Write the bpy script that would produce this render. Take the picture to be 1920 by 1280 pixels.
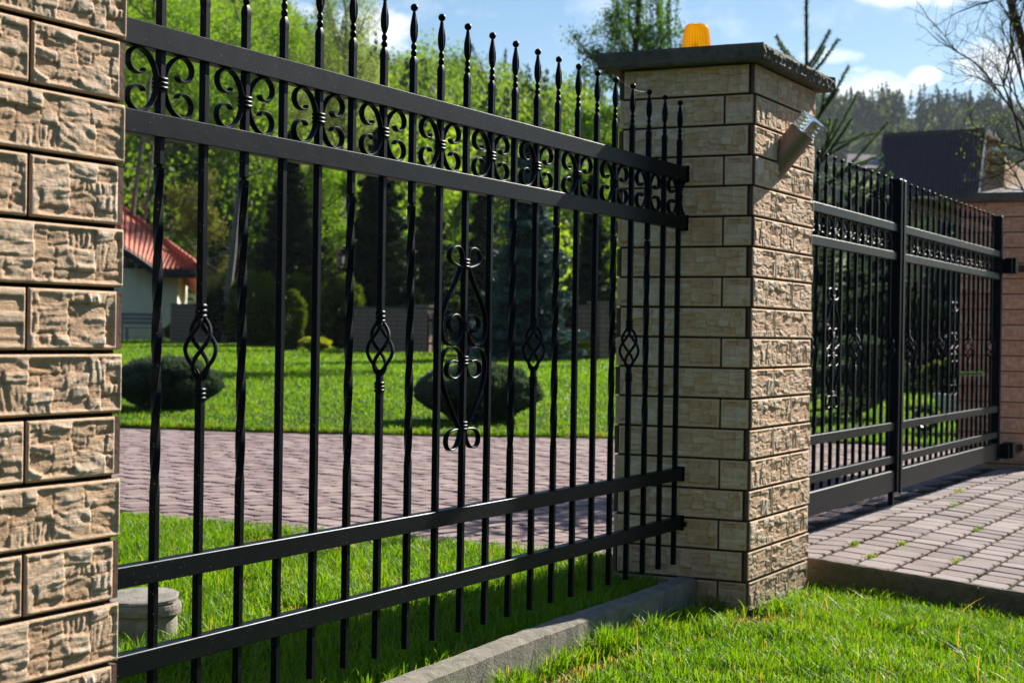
import bpy, math, random
import numpy as np
from mathutils import Matrix, Vector
R = math.radians
for o in list(bpy.data.objects): bpy.data.objects.remove(o)
SC = bpy.context.scene
COL = SC.collection

# ------------------------------------------------------------------ camera
FPX = 3120.0
CAM = np.array([-6.285, -2.138, 0.985])
_a = math.atan(1593 / FPX); _D = (math.sin(_a), math.cos(_a))
_roll = 0.0148; _pitch = -11.6 / FPX
def ray(px, py):
    """direction through a point of the 1920x1280 photograph (used to measure where things stand)"""
    u = px - 960; v = 640 - py
    c, s = math.cos(_roll), math.sin(_roll)
    U = u * c - v * s; V = u * s + v * c
    X, Y, Z = U / FPX, 1.0, V / FPX
    cp, sp = math.cos(_pitch), math.sin(_pitch)
    Y, Z = Y * cp - Z * sp, Y * sp + Z * cp
    return np.array([X * _D[0] + Y * _D[1], -X * _D[1] + Y * _D[0], Z])
def atd(px, py, d): return CAM + ray(px, py) * d
def aty(px, py, y): r = ray(px, py); return CAM + r * (y - CAM[1]) / r[1]
def atx(px, py, x): r = ray(px, py); return CAM + r * (x - CAM[0]) / r[0]
def atz(px, py, z): r = ray(px, py); return CAM + r * (z - CAM[2]) / r[2]
cd = bpy.data.cameras.new('camera'); cam = bpy.data.objects.new('camera', cd); COL.objects.link(cam)
f0 = Vector(ray(960, 640)).normalized()
x0 = (Vector(ray(961, 640)) - Vector(ray(960, 640))).normalized()
y0 = (-f0).cross(x0).normalized()
M = Matrix((x0, y0, -f0)).transposed().to_4x4(); M.translation = Vector(CAM)
cam.matrix_world = M
cd.sensor_width = 36; cd.lens = FPX / 1920 * 36
cd.clip_start = 0.05; cd.clip_end = 4000
cd.dof.use_dof = True; cd.dof.focus_distance = 4.5; cd.dof.aperture_fstop = 7.5
SC.camera = cam

# ------------------------------------------------------------------ light and exposure
SUN_EL, SUN_AZ = 31.0, -10.2            # degrees; azimuth from +X (fence direction) towards the street
sd = Vector((math.cos(R(SUN_EL)) * math.cos(R(SUN_AZ)), math.cos(R(SUN_EL)) * math.sin(R(SUN_AZ)), math.sin(R(SUN_EL))))
sl = bpy.data.lights.new('sun', 'SUN'); sl.energy = 5.0; sl.angle = R(0.5); sl.color = (1.0, 0.93, 0.82)
so = bpy.data.objects.new('sun', sl); COL.objects.link(so); so.rotation_euler = sd.to_track_quat('Z', 'Y').to_euler()
SC.view_settings.view_transform = 'Standard'; SC.view_settings.look = 'None'
SC.view_settings.gamma = 1; SC.view_settings.exposure = 1.15
SKY_STRENGTH = 0.05

def build_world():
    w = bpy.data.worlds.new('World'); SC.world = w; w.use_nodes = True
    nt = w.node_tree; N = nt.nodes; L = nt.links; N.clear()
    def m(op, a, b=None, c=None, clamp=False):
        n = N.new('ShaderNodeMath'); n.operation = op; n.use_clamp = clamp
        for i, v in enumerate((a, b, c)):
            if v is None: continue
            if isinstance(v, (int, float)): n.inputs[i].default_value = v
            else: L.new(v, n.inputs[i])
        return n.outputs[0]
    sky = N.new('ShaderNodeTexSky'); sky.sky_type = 'NISHITA'; sky.sun_disc = False
    sky.sun_elevation = R(SUN_EL); sky.sun_rotation = R(90 - SUN_AZ); sky.altitude = 400
    sky.air_density = 1.0; sky.dust_density = 0.25; sky.ozone_density = 1.6
    tc = N.new('ShaderNodeTexCoord'); sp = N.new('ShaderNodeSeparateXYZ'); L.new(tc.outputs['Generated'], sp.inputs[0])
    X, Y, Z = sp.outputs
    az = m('ARCTAN2', Y, X); el = m('ARCSINE', Z)
    nz = N.new('ShaderNodeTexNoise'); nz.inputs['Scale'].default_value = 9; nz.inputs['Detail'].default_value = 9; nz.inputs['Roughness'].default_value = .62
    L.new(tc.outputs['Generated'], nz.inputs['Vector'])
    nz2 = N.new('ShaderNodeTexNoise'); nz2.inputs['Scale'].default_value = 38; nz2.inputs['Detail'].default_value = 6; nz2.inputs['Roughness'].default_value = .6
    mp = N.new('ShaderNodeMapping'); mp.inputs['Scale'].default_value = (1, 1, 2.2)
    L.new(tc.outputs['Generated'], mp.inputs[0]); L.new(mp.outputs[0], nz2.inputs['Vector'])
    wob = m('ADD', m('MULTIPLY', m('SUBTRACT', nz.outputs[0], .5), 1.5), m('MULTIPLY', m('SUBTRACT', nz2.outputs[0], .5), 2.6))
    tot = None
    for px, py, w_, h_, op in CLOUDS:
        r = ray(px, py); a0 = math.atan2(r[1], r[0]); e0 = math.asin(r[2] / np.linalg.norm(r))
        dx = m('MULTIPLY', m('SUBTRACT', az, a0), FPX / w_); dy = m('MULTIPLY', m('SUBTRACT', el, e0), FPX / h_)
        d = m('ADD', m('MULTIPLY', dx, dx), m('MULTIPLY', dy, dy))
        v = m('ADD', m('SUBTRACT', 1.0, d), wob)
        v = m('MULTIPLY', m('MULTIPLY', v, 1.25, clamp=True), op)
        tot = v if tot is None else m('MAXIMUM', tot, v)
    # thin high cloud veil all round the sky
    veil = m('MULTIPLY', m('SUBTRACT', m('ADD', nz.outputs[0], m('MULTIPLY', nz2.outputs[0], .35)), .70), 2.2, clamp=True)
    tot = m('MAXIMUM', tot, m('MULTIPLY', veil, .7))
    mx = N.new('ShaderNodeMix'); mx.data_type = 'RGBA'
    hs = N.new('ShaderNodeHueSaturation'); hs.inputs['Saturation'].default_value = 1.22; L.new(sky.outputs[0], hs.inputs['Color'])
    shade = N.new('ShaderNodeMix'); shade.data_type = 'RGBA'; shade.inputs[6].default_value = (8.0, 8.9, 10.4, 1); shade.inputs[7].default_value = (11.5, 11.8, 12.1, 1)
    L.new(m('MULTIPLY', nz2.outputs[0], 1.6, clamp=True), shade.inputs[0])
    L.new(tot, mx.inputs[0]); L.new(hs.outputs[0], mx.inputs[6]); L.new(shade.outputs[2], mx.inputs[7])
    bg = N.new('ShaderNodeBackground'); bg.inputs[1].default_value = SKY_STRENGTH
    out = N.new('ShaderNodeOutputWorld'); L.new(mx.outputs[2], bg.inputs[0]); L.new(bg.outputs[0], out.inputs[0])
CLOUDS = [(1625, 165, 95, 38, 1.0), (1732, 142, 36, 18, .9), (1880, 120, 80, 55, .9), (1740, -20, 150, 32, .7), (1560, 105, 60, 16, .55),
          (480, 25, 120, 45, .9), (700, 70, 90, 60, .85), (340, -60, 200, 60, .8), (1880, 210, 60, 25, .8)]
build_world()

# ------------------------------------------------------------------ helpers
def link(o, parent=None):
    COL.objects.link(o)
    if parent is not None: o.parent = parent
    return o
def thing(name, label, cat, loc=(0, 0, 0), group=None):
    o = bpy.data.objects.new(name, None); o.empty_display_size = .1; COL.objects.link(o); o.location = loc
    o['label'] = label; o['category'] = cat
    if group: o['group'] = group
    return o
def tag(o, label=None, cat=None, group=None, kind=None):
    for k, v in (('label', label), ('category', cat), ('group', group), ('kind', kind)):
        if v: o[k] = v
    return o
class MB:
    """collects vertices/faces (and a value per vertex) into one mesh"""
    def __init__(s): s.V = []; s.F4 = []; s.F3 = []; s.A = []; s.n = 0
    def add(s, V, F, A=None):
        V = np.asarray(V, float).reshape(-1, 3); F = np.asarray(F, int)
        if len(F): (s.F4 if F.shape[1] == 4 else s.F3).append(F + s.n)
        s.V.append(V); s.A.append(np.zeros(len(V)) if A is None else np.broadcast_to(np.asarray(A, float), (len(V),)))
        s.n += len(V)
    def box(s, x0, x1, y0, y1, z0, z1, a=0):
        V = [(x0, y0, z0), (x1, y0, z0), (x1, y1, z0), (x0, y1, z0), (x0, y0, z1), (x1, y0, z1), (x1, y1, z1), (x0, y1, z1)]
        s.add(V, [(0, 3, 2, 1), (4, 5, 6, 7), (0, 1, 5, 4), (1, 2, 6, 5), (2, 3, 7, 6), (3, 0, 4, 7)], a)
    def bbox(s, x0, x1, y0, y1, z0, z1, b=.003, a=0):
        """box with chamfered edges"""
        o = np.array([(x0, x1), (y0, y1), (z0, z1)], float); V = []; idx = {}
        for i in (0, 1):
            for j in (0, 1):
                for k in (0, 1):
                    for ax in range(3):
                        p = [o[0][i], o[1][j], o[2][k]]; s_ = (i, j, k)
                        for q in range(3):
                            if q != ax: p[q] += b if s_[q] == 0 else -b
                        idx[(i, j, k, ax)] = len(V); V.append(p)
        F = []; T = []
        for ax in range(3):
            u, w = (ax + 1) % 3, (ax + 2) % 3
            for e in (0, 1):
                f = []
                for (cu, cw) in ((0, 0), (1, 0), (1, 1), (0, 1)):
                    k = [0, 0, 0]; k[ax] = e; k[u] = cu; k[w] = cw; f.append(idx[(*k, ax)])
                F.append(f if e else f[::-1])
            # edges along axis ax
            for cu in (0, 1):
                for cw in (0, 1):
                    k0 = [0, 0, 0]; k0[u] = cu; k0[w] = cw; k1 = list(k0); k1[ax] = 1
                    f = [idx[(*k0, u)], idx[(*k1, u)], idx[(*k1, w)], idx[(*k0, w)]]
                    F.append(f if cu == cw else f[::-1])
        for i in (0, 1):
            for j in (0, 1):
                for k in (0, 1):
                    t = [idx[(i, j, k, q)] for q in range(3)]; T.append(t if (i + j + k) % 2 else t[::-1])
        n = s.n; s.add(V, F, a); s.F3.append(np.array(T) + n)
    def rings(s, rings, cap=True, a=0, closed=True):
        rings = np.asarray(rings, float); m, k, _ = rings.shape; F = []
        kk = k if closed else k - 1
        for i in range(m - 1):
            for j in range(kk):
                j2 = (j + 1) % k
                F.append((i * k + j, i * k + j2, (i + 1) * k + j2, (i + 1) * k + j))
        n = s.n; s.add(rings.reshape(-1, 3), F, a)
        if cap and closed:
            for r0, fl in ((0, True), ((m - 1) * k, False)):
                c = rings.reshape(-1, 3)[r0:r0 + k].mean(0); cn = s.n
                s.add([c], np.zeros((0, 3), int), a)
                t = [(cn, r0 + n + (j + 1) % k, r0 + n + j) if fl else (cn, r0 + n + j, r0 + n + (j + 1) % k) for j in range(k)]
                s.F3.append(np.array(t))
    def lathe(s, prof, c=(0, 0, 0), seg=16, a=0, cap=True):
        t = np.arange(seg) * 2 * math.pi / seg
        s.rings([[(c[0] + r * math.cos(q), c[1] + r * math.sin(q), c[2] + z) for q in t] for r, z in prof], cap, a)
    def tube(s, pts, rad, seg=8, a=0):
        pts = np.asarray(pts, float); n = len(pts)
        rad = np.broadcast_to(np.asarray(rad, float), (n,)); rr = []
        tan = np.gradient(pts, axis=0); up = np.array([0.31, 0.23, 0.92])
        for p, t, r in zip(pts, tan, rad):
            t = t / (np.linalg.norm(t) + 1e-9); u = np.cross(t, up); l = np.linalg.norm(u)
            if l < 1e-3: u = np.array([1., 0, 0])
            else: u /= l
            v = np.cross(t, u); up = np.cross(u, t)
            rr.append([p + r * (math.cos(q) * u + math.sin(q) * v) for q in np.arange(seg) * 2 * math.pi / seg])
        s.rings(rr, True, a)
    def strip(s, path, w, th, yc=0):
        """flat iron band bent in the XZ plane: w wide along Y, th thick"""
        P = np.asarray(path, float); t = np.gradient(P, axis=0); t /= np.linalg.norm(t, axis=1)[:, None] + 1e-9
        n = np.stack([-t[:, 1], t[:, 0]], 1); rr = []; th = np.broadcast_to(th, (len(P),))
        for p, q, h in zip(P, n, th):
            a_, b_ = p + q * h / 2, p - q * h / 2; e = h * .3
            rr.append([(a_[0], yc - w / 2 + e, a_[1]), (a_[0], yc + w / 2 - e, a_[1]), (p[0] + q[0] * h * .2, yc + w / 2, p[1] + q[1] * h * .2), (p[0] - q[0] * h * .2, yc + w / 2, p[1] - q[1] * h * .2),
                       (b_[0], yc + w / 2 - e, b_[1]), (b_[0], yc - w / 2 + e, b_[1]), (p[0] - q[0] * h * .2, yc - w / 2, p[1] - q[1] * h * .2), (p[0] + q[0] * h * .2, yc - w / 2, p[1] + q[1] * h * .2)])
        s.rings(rr, True)
    def mesh(s, name, mat=None, smooth=False):
        V = np.concatenate(s.V) if s.V else np.zeros((0, 3)); me = bpy.data.meshes.new(name)
        F4 = np.concatenate(s.F4) if s.F4 else np.zeros((0, 4), int); F3 = np.concatenate(s.F3) if s.F3 else np.zeros((0, 3), int)
        me.vertices.add(len(V)); me.vertices.foreach_set('co', V.astype('f').ravel())
        nl = len(F4) * 4 + len(F3) * 3; me.loops.add(nl); me.polygons.add(len(F4) + len(F3))
        me.loops.foreach_set('vertex_index', np.concatenate([F4.ravel(), F3.ravel()]).astype('i'))
        ls = np.concatenate([np.arange(len(F4)) * 4, len(F4) * 4 + np.arange(len(F3)) * 3]).astype('i')
        me.polygons.foreach_set('loop_start', ls)
        if smooth: me.polygons.foreach_set('use_smooth', np.ones(len(ls), bool))
        else: me.polygons.foreach_set('use_smooth', np.zeros(len(ls), bool))
        at = me.attributes.new('val', 'FLOAT', 'POINT'); at.data.foreach_set('value', np.concatenate(s.A).astype('f') if s.A else np.zeros(0, 'f'))
        me.update(calc_edges=True); me.validate()
        if mat: me.materials.append(mat)
        return me
    def build(s, name, mat, parent=None, smooth=False):
        return link(bpy.data.objects.new(name, s.mesh(name, mat, smooth)), parent)
def spline(P, n=6):
    """Catmull-Rom through P"""
    P = np.asarray(P, float); Q = np.vstack([2 * P[0] - P[1], P, 2 * P[-1] - P[-2]]); out = []
    for i in range(1, len(Q) - 2):
        for t in np.arange(n) / n:
            a, b, c, d = Q[i - 1:i + 3]
            out.append(.5 * ((2 * b) + (-a + c) * t + (2 * a - 5 * b + 4 * c - d) * t * t + (-a + 3 * b - 3 * c + d) * t ** 3))
    out.append(P[-1]); return np.array(out)

# ------------------------------------------------------------------ materials
def nodes(name):
    m = bpy.data.materials.new(name); m.use_nodes = True; nt = m.node_tree
    return m, nt, nt.nodes, nt.links, nt.nodes['Principled BSDF']
class NT:
    def __init__(s, name):
        s.m, s.nt, s.N, s.L, s.b = nodes(name); s.geo = s.N.new('ShaderNodeNewGeometry'); s.obj = s.N.new('ShaderNodeTexCoord')
    def noise(s, scale, detail=4, rough=.55, vec=None, sc=None, dist=0):
        n = s.N.new('ShaderNodeTexNoise'); n.inputs['Scale'].default_value = scale; n.inputs['Detail'].default_value = detail
        n.inputs['Roughness'].default_value = rough; n.inputs['Distortion'].default_value = dist
        v = vec or s.geo.outputs['Position']
        if sc:
            mp = s.N.new('ShaderNodeMapping'); mp.inputs['Scale'].default_value = sc; s.L.new(v, mp.inputs[0]); v = mp.outputs[0]
        s.L.new(v, n.inputs['Vector']); return n.outputs[0]
    def vor(s, scale, out='Distance', vec=None):
        n = s.N.new('ShaderNodeTexVoronoi'); n.inputs['Scale'].default_value = scale; s.L.new(vec or s.geo.outputs['Position'], n.inputs['Vector']); return n.outputs[out]
    def attr(s, name='val'):
        n = s.N.new('ShaderNodeAttribute'); n.attribute_name = name; return n.outputs['Fac']
    def math(s, op, a, b=0., clamp=False):
        n = s.N.new('ShaderNodeMath'); n.operation = op; n.use_clamp = clamp
        for i, v in enumerate((a, b)):
            if isinstance(v, (int, float)): n.inputs[i].default_value = v
            else: s.L.new(v, n.inputs[i])
        return n.outputs[0]
    def ramp(s, fac, stops, interp='LINEAR'):
        n = s.N.new('ShaderNodeValToRGB'); n.color_ramp.interpolation = interp; e = n.color_ramp.elements
        while len(e) < len(stops): e.new(.5)
        for el, (p, c) in zip(e, stops): el.position = p; el.color = (*c, 1) if len(c) == 3 else c
        s.L.new(fac, n.inputs[0]); return n.outputs[0]
    def mix(s, fac, a, b, mode='MIX'):
        n = s.N.new('ShaderNodeMix'); n.data_type = 'RGBA'; n.blend_type = mode
        for i, v in ((0, fac), (6, a), (7, b)):
            if isinstance(v, (int, float)): n.inputs[i].default_value = v
            elif isinstance(v, tuple): n.inputs[i].default_value = (*v, 1)
            else: s.L.new(v, n.inputs[i])
        return n.outputs[2]
    def bump(s, h, dist, strength=1., prev=None):
        n = s.N.new('ShaderNodeBump'); n.inputs['Distance'].default_value = dist; n.inputs['Strength'].default_value = strength
        s.L.new(h, n.inputs['Height'])
        if prev: s.L.new(prev, n.inputs['Normal'])
        return n.outputs[0]
    def set(s, base=None, rough=None, spec=None, metal=None, normal=None):
        for k, v in (('Base Color', base), ('Roughness', rough), ('Specular IOR Level', spec), ('Metallic', metal), ('Normal', normal)):
            if v is None: continue
            if isinstance(v, tuple): s.b.inputs[k].default_value = (*v, 1)
            elif isinstance(v, (int, float)): s.b.inputs[k].default_value = v
            else: s.L.new(v, s.b.inputs[k])
        return s.m
MAT = {}
def mat_paint():
    s = NT('black_paint')
    dust = s.noise(14, 6, .7); sp = s.vor(85); n2 = s.noise(35, 3)
    n3 = s.noise(240, 2)
    speck = s.math('MULTIPLY', s.math('LESS_THAN', sp, .115), s.math('GREATER_THAN', n2, .50))
    fine = s.math('MULTIPLY', s.math('GREATER_THAN', n3, .74), s.math('GREATER_THAN', dust, .5))
    f = s.math('MAXIMUM', s.math('MULTIPLY', speck, .8), s.math('MULTIPLY', fine, .22))
    base = s.mix(s.math('MULTIPLY', dust, .55), (.0015, .002, .0035), (.005, .007, .012))
    base = s.mix(f, base, (.20, .19, .16))
    r = s.math('ADD', s.math('MULTIPLY', dust, .16), .34)
    s.b.inputs['Specular Tint'].default_value = (.42, .66, 1, 1)  # blue put into the highlights to cool the sun's warm sheen
    return s.set(base, r, .11, normal=s.bump(s.noise(300, 2), .0003, .35, s.bump(s.noise(18, 3), .0012, .3)))
def mat_tile(name, dark=1.0, tint=None):
    s = NT(name)
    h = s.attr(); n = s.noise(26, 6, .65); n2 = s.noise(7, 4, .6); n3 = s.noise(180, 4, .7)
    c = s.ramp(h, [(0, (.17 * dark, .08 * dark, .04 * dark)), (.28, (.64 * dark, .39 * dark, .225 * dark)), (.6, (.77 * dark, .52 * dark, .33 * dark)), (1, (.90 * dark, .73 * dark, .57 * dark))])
    c = s.mix(s.math('MULTIPLY', s.math('SUBTRACT', n, .46), 2.0, True), c, (.47 * dark, .255 * dark, .12 * dark))
    c = s.mix(s.math('MULTIPLY', s.math('SUBTRACT', n2, .52), 1.6, True), c, (.76 * dark, .55 * dark, .38 * dark))
    c = s.mix(s.math('MULTIPLY', s.math('SUBTRACT', n3, .60), 3.5, True), c, (.20 * dark, .13 * dark, .08 * dark))
    if tint: c = s.mix(1.0, c, tint, 'MULTIPLY')
    # green and grey damp staining close to the ground
    z = s.N.new('ShaderNodeSeparateXYZ'); s.L.new(s.geo.outputs['Position'], z.inputs[0])
    low = s.math('MULTIPLY', s.math('SUBTRACT', .22, z.outputs[2]), 3.2, True)
    c = s.mix(s.math('MULTIPLY', low, s.math('MULTIPLY', n2, 1.1)), c, (.11, .105, .05))
    str_ = s.noise(26, 5, .7, sc=(1, 1, 9), dist=.6); wash = s.math('MULTIPLY', s.math('SUBTRACT', str_, .53), 4, True)
    c = s.mix(s.math('MULTIPLY', wash, .3), c, (.33 * dark, .215 * dark, .13 * dark))
    return s.set(c, .82, .25, normal=s.bump(n3, .0016, .8, s.bump(str_, .0042, .8, s.bump(s.noise(70, 4, .7), .0028, .8))))
def mat_simple(name, c, rough=.8, var=.25, scale=20, bump=.002, spec=.3, metal=0, bscale=None):
    s = NT(name); n = s.noise(scale, 5, .6)
    a = tuple(x * (1 - var) for x in c); b = tuple(min(1, x * (1 + var)) for x in c)
    return s.set(s.ramp(n, [(.3, a), (.7, b)]), rough, spec, metal, s.bump(s.noise(bscale or scale * 3, 4), bump, .8))
def mat_concrete(name, c=(.30, .28, .24), moss=.3):
    s = NT(name); n = s.noise(9, 6, .65); n2 = s.noise(120, 4, .7); n3 = s.noise(28, 5, .7)
    col = s.ramp(n, [(.25, tuple(x * .62 for x in c)), (.75, tuple(x * 1.2 for x in c))])
    col = s.mix(s.math('MULTIPLY', s.math('SUBTRACT', n3, .5), 4, True), col, tuple(x * .42 for x in c))
    col = s.mix(s.math('MULTIPLY', s.math('GREATER_THAN', n2, .66), .7), col, (.035, .03, .022))
    col = s.mix(s.math('MULTIPLY', s.math('MULTIPLY', s.math('SUBTRACT', s.noise(5, 4), .5), 4, True), moss), col, (.10, .12, .03))
    return s.set(col, .88, .2, normal=s.bump(n2, .005, 1., s.bump(n3, .008, .8)))
def mat_leaf(name, c1, c2, trans=.55, tcol=None, rough=.6, spec=.12, scale=.6):
    """leaves: colour differs from leaf to leaf (attribute) and between clumps (noise); light passes through"""
    s = NT(name); v = s.attr(); n = s.noise(scale, 3)
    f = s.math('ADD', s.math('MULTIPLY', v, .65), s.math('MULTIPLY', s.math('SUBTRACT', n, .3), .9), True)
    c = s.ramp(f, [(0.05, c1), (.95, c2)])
    s.set(c, rough, spec)
    tr = s.N.new('ShaderNodeBsdfTranslucent'); mx = s.N.new('ShaderNodeMixShader'); mx.inputs[0].default_value = trans
    tc = s.mix(1.0, c, tcol or (1.5, 1.6, .7), 'MULTIPLY'); s.L.new(tc, tr.inputs[0])
    s.L.new(s.b.outputs[0], mx.inputs[1]); s.L.new(tr.outputs[0], mx.inputs[2]); s.L.new(mx.outputs[0], s.N['Material Output'].inputs[0])
    return s.m
def mat_ground(name, c1, c2, scale=3, c3=None, bump=.02, bs=60):
    s = NT(name); n = s.noise(scale, 6, .65); n2 = s.noise(bs, 4, .7)
    c = s.ramp(n, [(.3, c1), (.7, c2)])
    c = s.mix(s.math('MULTIPLY', s.math('SUBTRACT', n2, .35), 1.6, True), tuple(x * .45 for x in c1), c)
    if c3: c = s.mix(s.math('MULTIPLY', s.math('SUBTRACT', s.noise(scale * .6, 3), .6), 5, True), c, c3)
    return s.set(c, .95, .1, normal=s.bump(n2, bump, .9))
def mat_paver(name, c, w):
    s = NT(name); v = s.attr(); n = s.noise(60, 5, .7); n2 = s.noise(1.3, 4, .6); n3 = s.noise(260, 3, .7)
    col = s.ramp(v, [(0, tuple(x * .72 for x in c)), (.5, c), (1, w)])
    col = s.mix(s.math('MULTIPLY', s.math('SUBTRACT', n, .45), 1.6, True), col, tuple(x * .55 for x in c))
    col = s.mix(s.math('MULTIPLY', s.math('SUBTRACT', n2, .5), 2.2, True), col, tuple(x * 1.12 for x in w))
    col = s.mix(s.math('MULTIPLY', s.math('GREATER_THAN', n3, .66), .45), col, tuple(x * .3 for x in c))
    return s.set(col, .9, .2, normal=s.bump(n3, .0016, .9, s.bump(n, .002, .7)))
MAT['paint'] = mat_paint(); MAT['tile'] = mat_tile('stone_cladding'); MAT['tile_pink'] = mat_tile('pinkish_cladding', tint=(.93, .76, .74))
MAT['mortar'] = mat_simple('dark_backing', (.045, .028, .020), .9)
MAT['edge'] = mat_simple('tile_edge', (.14, .075, .055), .85, bscale=90)
MAT['cap'] = mat_concrete('weathered_cap', (.155, .135, .115), .25); MAT['kerb'] = mat_concrete('kerb_concrete', (.27, .245, .205), .3)
MAT['concrete'] = mat_concrete('ring_concrete', (.40, .36, .30), .15); MAT['darkkerb'] = mat_concrete('mossy_kerb', (.17, .15, .10), .8)
# ------------------------------------------------------------------ ground, road, drive
def road_z(y): return .02 + .085 * np.minimum(0, np.asarray(y) - .07)
DRV = np.array([(9.0, .3), (9.3, 1.6), (9.2, 2.4), (8.9, 3.3), (8.4, 4.3), (7.6, 5.86), (7.0, 7.3), (6.7, 8.85), (6.5, 11), (6.6, 16)])   # far edge of the drive
def drv_x(y): return np.interp(y, DRV[:, 1], DRV[:, 0])
def near_x(y): return np.interp(y, [.3, .9, 2.6, 3.3, 3.8, 16], [.5, .55, .56, .72, .8, .9])
def lawn_z(x, y):
    d = np.hypot(np.asarray(x) + 6.285, np.asarray(y) + 2.138)
    return np.where(np.asarray(x) < 3, -.03, -.01 + np.maximum(0, d - 14) * .0152)
def front_z(x, y): return -.085 + .07 * np.minimum(0, np.asarray(y) + .1) - .03 * np.clip(np.asarray(x) + 1, 0, 2)
def ground_z(x, y):
    x = np.asarray(x, float); y = np.asarray(y, float)
    z = lawn_z(x, y)
    drv = (y > .1) & (x > near_x(y) + .06) & (x < drv_x(y) - .06) & (y < 16)
    z = np.where(drv, -.09, z)
    fr = y < .26
    z = np.where(fr & (x < .90), front_z(x, y), z)
    z = np.where(fr & (x >= .90) & (x < 9.2), road_z(y) - .1, z)
    return z
def grid_mesh(xs, ys, zf):
    X, Y = np.meshgrid(xs, ys, indexing='ij'); Z = zf(X, Y); nx, ny = X.shape
    i = np.arange(nx * ny).reshape(nx, ny)
    F = np.stack([i[:-1, :-1], i[1:, :-1], i[1:, 1:], i[:-1, 1:]], -1).reshape(-1, 4)
    return np.stack([X, Y, Z], -1).reshape(-1, 3), F
MAT['soil'] = mat_ground('lawn_ground', (.030, .065, .008), (.07, .14, .012), 2.5, (.09, .10, .02), .03, 55)
xs = np.unique(np.concatenate([np.arange(-12, 12, .12), np.arange(12, 40, 1.0), np.arange(40, 130, 6), [200, 400, 900, 2500], -np.geomspace(12, 2500, 14)]))
ys = np.unique(np.concatenate([np.arange(-4, 12, .12), np.arange(12, 45, 1.0), np.arange(45, 130, 6), [200, 400, 900, 2500], -np.geomspace(4, 2500, 16)]))
b = MB(); b.add(*grid_mesh(xs, ys, ground_z)); g = b.build('ground', MAT['soil'], smooth=True); tag(g, kind='structure')

MAT['joint'] = mat_ground('joint_soil', (.075, .048, .022), (.13, .085, .035), 20, (.06, .08, .02), .01, 160)
MAT['paver'] = mat_paver('grey_red_pavers', (.225, .18, .178), (.30, .252, .245))
MAT['paver2'] = mat_paver('plum_pavers', (.28, .20, .195), (.35, .27, .255))
rng = np.random.default_rng(5)
def paver_quad(b, P, z, tilt, v, h=.035, bev=.006):
    """one block: P four corners (x,y), chamfered top"""
    P = np.asarray(P, float); c = P.mean(0); d = P - c; ln = np.linalg.norm(d, axis=1)[:, None]
    # rounded corners: two points per corner
    def ring(off, zz, r):
        out = []
        for k in range(4):
            p = c + d[k] * (1 - off * 1.4 / ln[k]); e1 = P[k - 1] - P[k]; e2 = P[(k + 1) % 4] - P[k]
            e1 = e1 / np.linalg.norm(e1); e2 = e2 / np.linalg.norm(e2)
            for e in (e1, e2):
                q = p + e * r; out.append((q[0], q[1], zz + tilt[0] * (q[0] - c[0]) + tilt[1] * (q[1] - c[1])))
        return out
    zc = z; top = ring(bev, zc, .016); mid = ring(0, zc - bev, .018); bot = ring(0, zc - h, .018)
    V = bot + mid + top + [(c[0], c[1], zc)]; n = 8; F = []
    for a0 in (0, n):
        for j in range(n): F.append((a0 + j, a0 + (j + 1) % n, a0 + n + (j + 1) % n, a0 + n + j))
    nn = b.n; b.add(V, F, v); b.F3.append(np.array([(nn + 24, nn + 16 + j, nn + 16 + (j + 1) % 8) for j in range(8)]))
# street apron in front of and under the gate: rows of the same depth across the drive
b = MB(); y = .33
while y > -3.6:
    x = .925 + rng.uniform(-.02, .02)
    while x < 9:
        w = rng.choice([.135, .16, .185], p=[.3, .4, .3]); yc = y - .08
        paver_quad(b, [(x + .004, y - .154), (x + w - .004, y - .154), (x + w - .004, y - .006), (x + .004, y - .006)], float(road_z(yc)) + rng.uniform(-.0025, .0025),
                   (rng.uniform(-.012, .012), .085 * (yc < .07) + rng.uniform(-.012, .012)), rng.random()); x += w
    y -= .164
tag(b.build('paved_road', MAT['paver']), kind='structure')
b = MB(); V, F = grid_mesh(np.array([.9, 9.1]), np.array([-4, -3, -2, -1, .07, .34]), lambda X, Y: road_z(Y) - .009); b.add(V, F); tag(b.build('road_bed', MAT['joint']), kind='structure')
# drive inside the gate, blocks laid on the slant
b = MB(); ca, sa = math.cos(R(-16)), math.sin(R(-16))
for i in range(-80, 140):
    off = rng.random() * .2 if i % 2 else 0
    for j in range(-110, 110):
        lx, ly = j * .20 + off + (i % 2) * .1, i * .15
        c0 = (lx * ca - ly * sa, lx * sa + ly * ca)
        if c0[1] < .34 or c0[1] > 15.9 or c0[0] < float(near_x(c0[1])) - .04 or c0[0] > float(drv_x(c0[1])) + .05: continue
        if np.hypot(c0[0] + 6.285, c0[1] + 2.138) > 20.5: continue
        q = []
        for (ux, uy) in ((.008, .008), (.192, .008), (.192, .142), (.008, .142)):
            X_, Y_ = lx + ux - .1, ly + uy - .07; q.append((X_ * ca - Y_ * sa, X_ * sa + Y_ * ca))
        if min(p[1] for p in q) < .345: continue
        paver_quad(b, q, .006 + rng.uniform(-.003, .003), (rng.uniform(-.012, .012), rng.uniform(-.012, .012)), rng.random())
tag(b.build('paved_drive', MAT['paver2']), kind='structure')
b = MB(); ysd = np.array([.345, .9, 1.6, 2.4, 3.3, 4.3, 5.86, 7.3, 8.85, 11, 16.]); L_, R_ = near_x(ysd) - .03, drv_x(ysd) + .03
V = np.concatenate([np.stack([L_, ysd, -.0045 + 0 * ysd], 1), np.stack([R_, ysd, -.0045 + 0 * ysd], 1)]); k = len(ysd)
b.add(V, [(i, k + i, k + i + 1, i + 1) for i in range(k - 1)]); tag(b.build('drive_bed', MAT['joint']), kind='structure')
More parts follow.
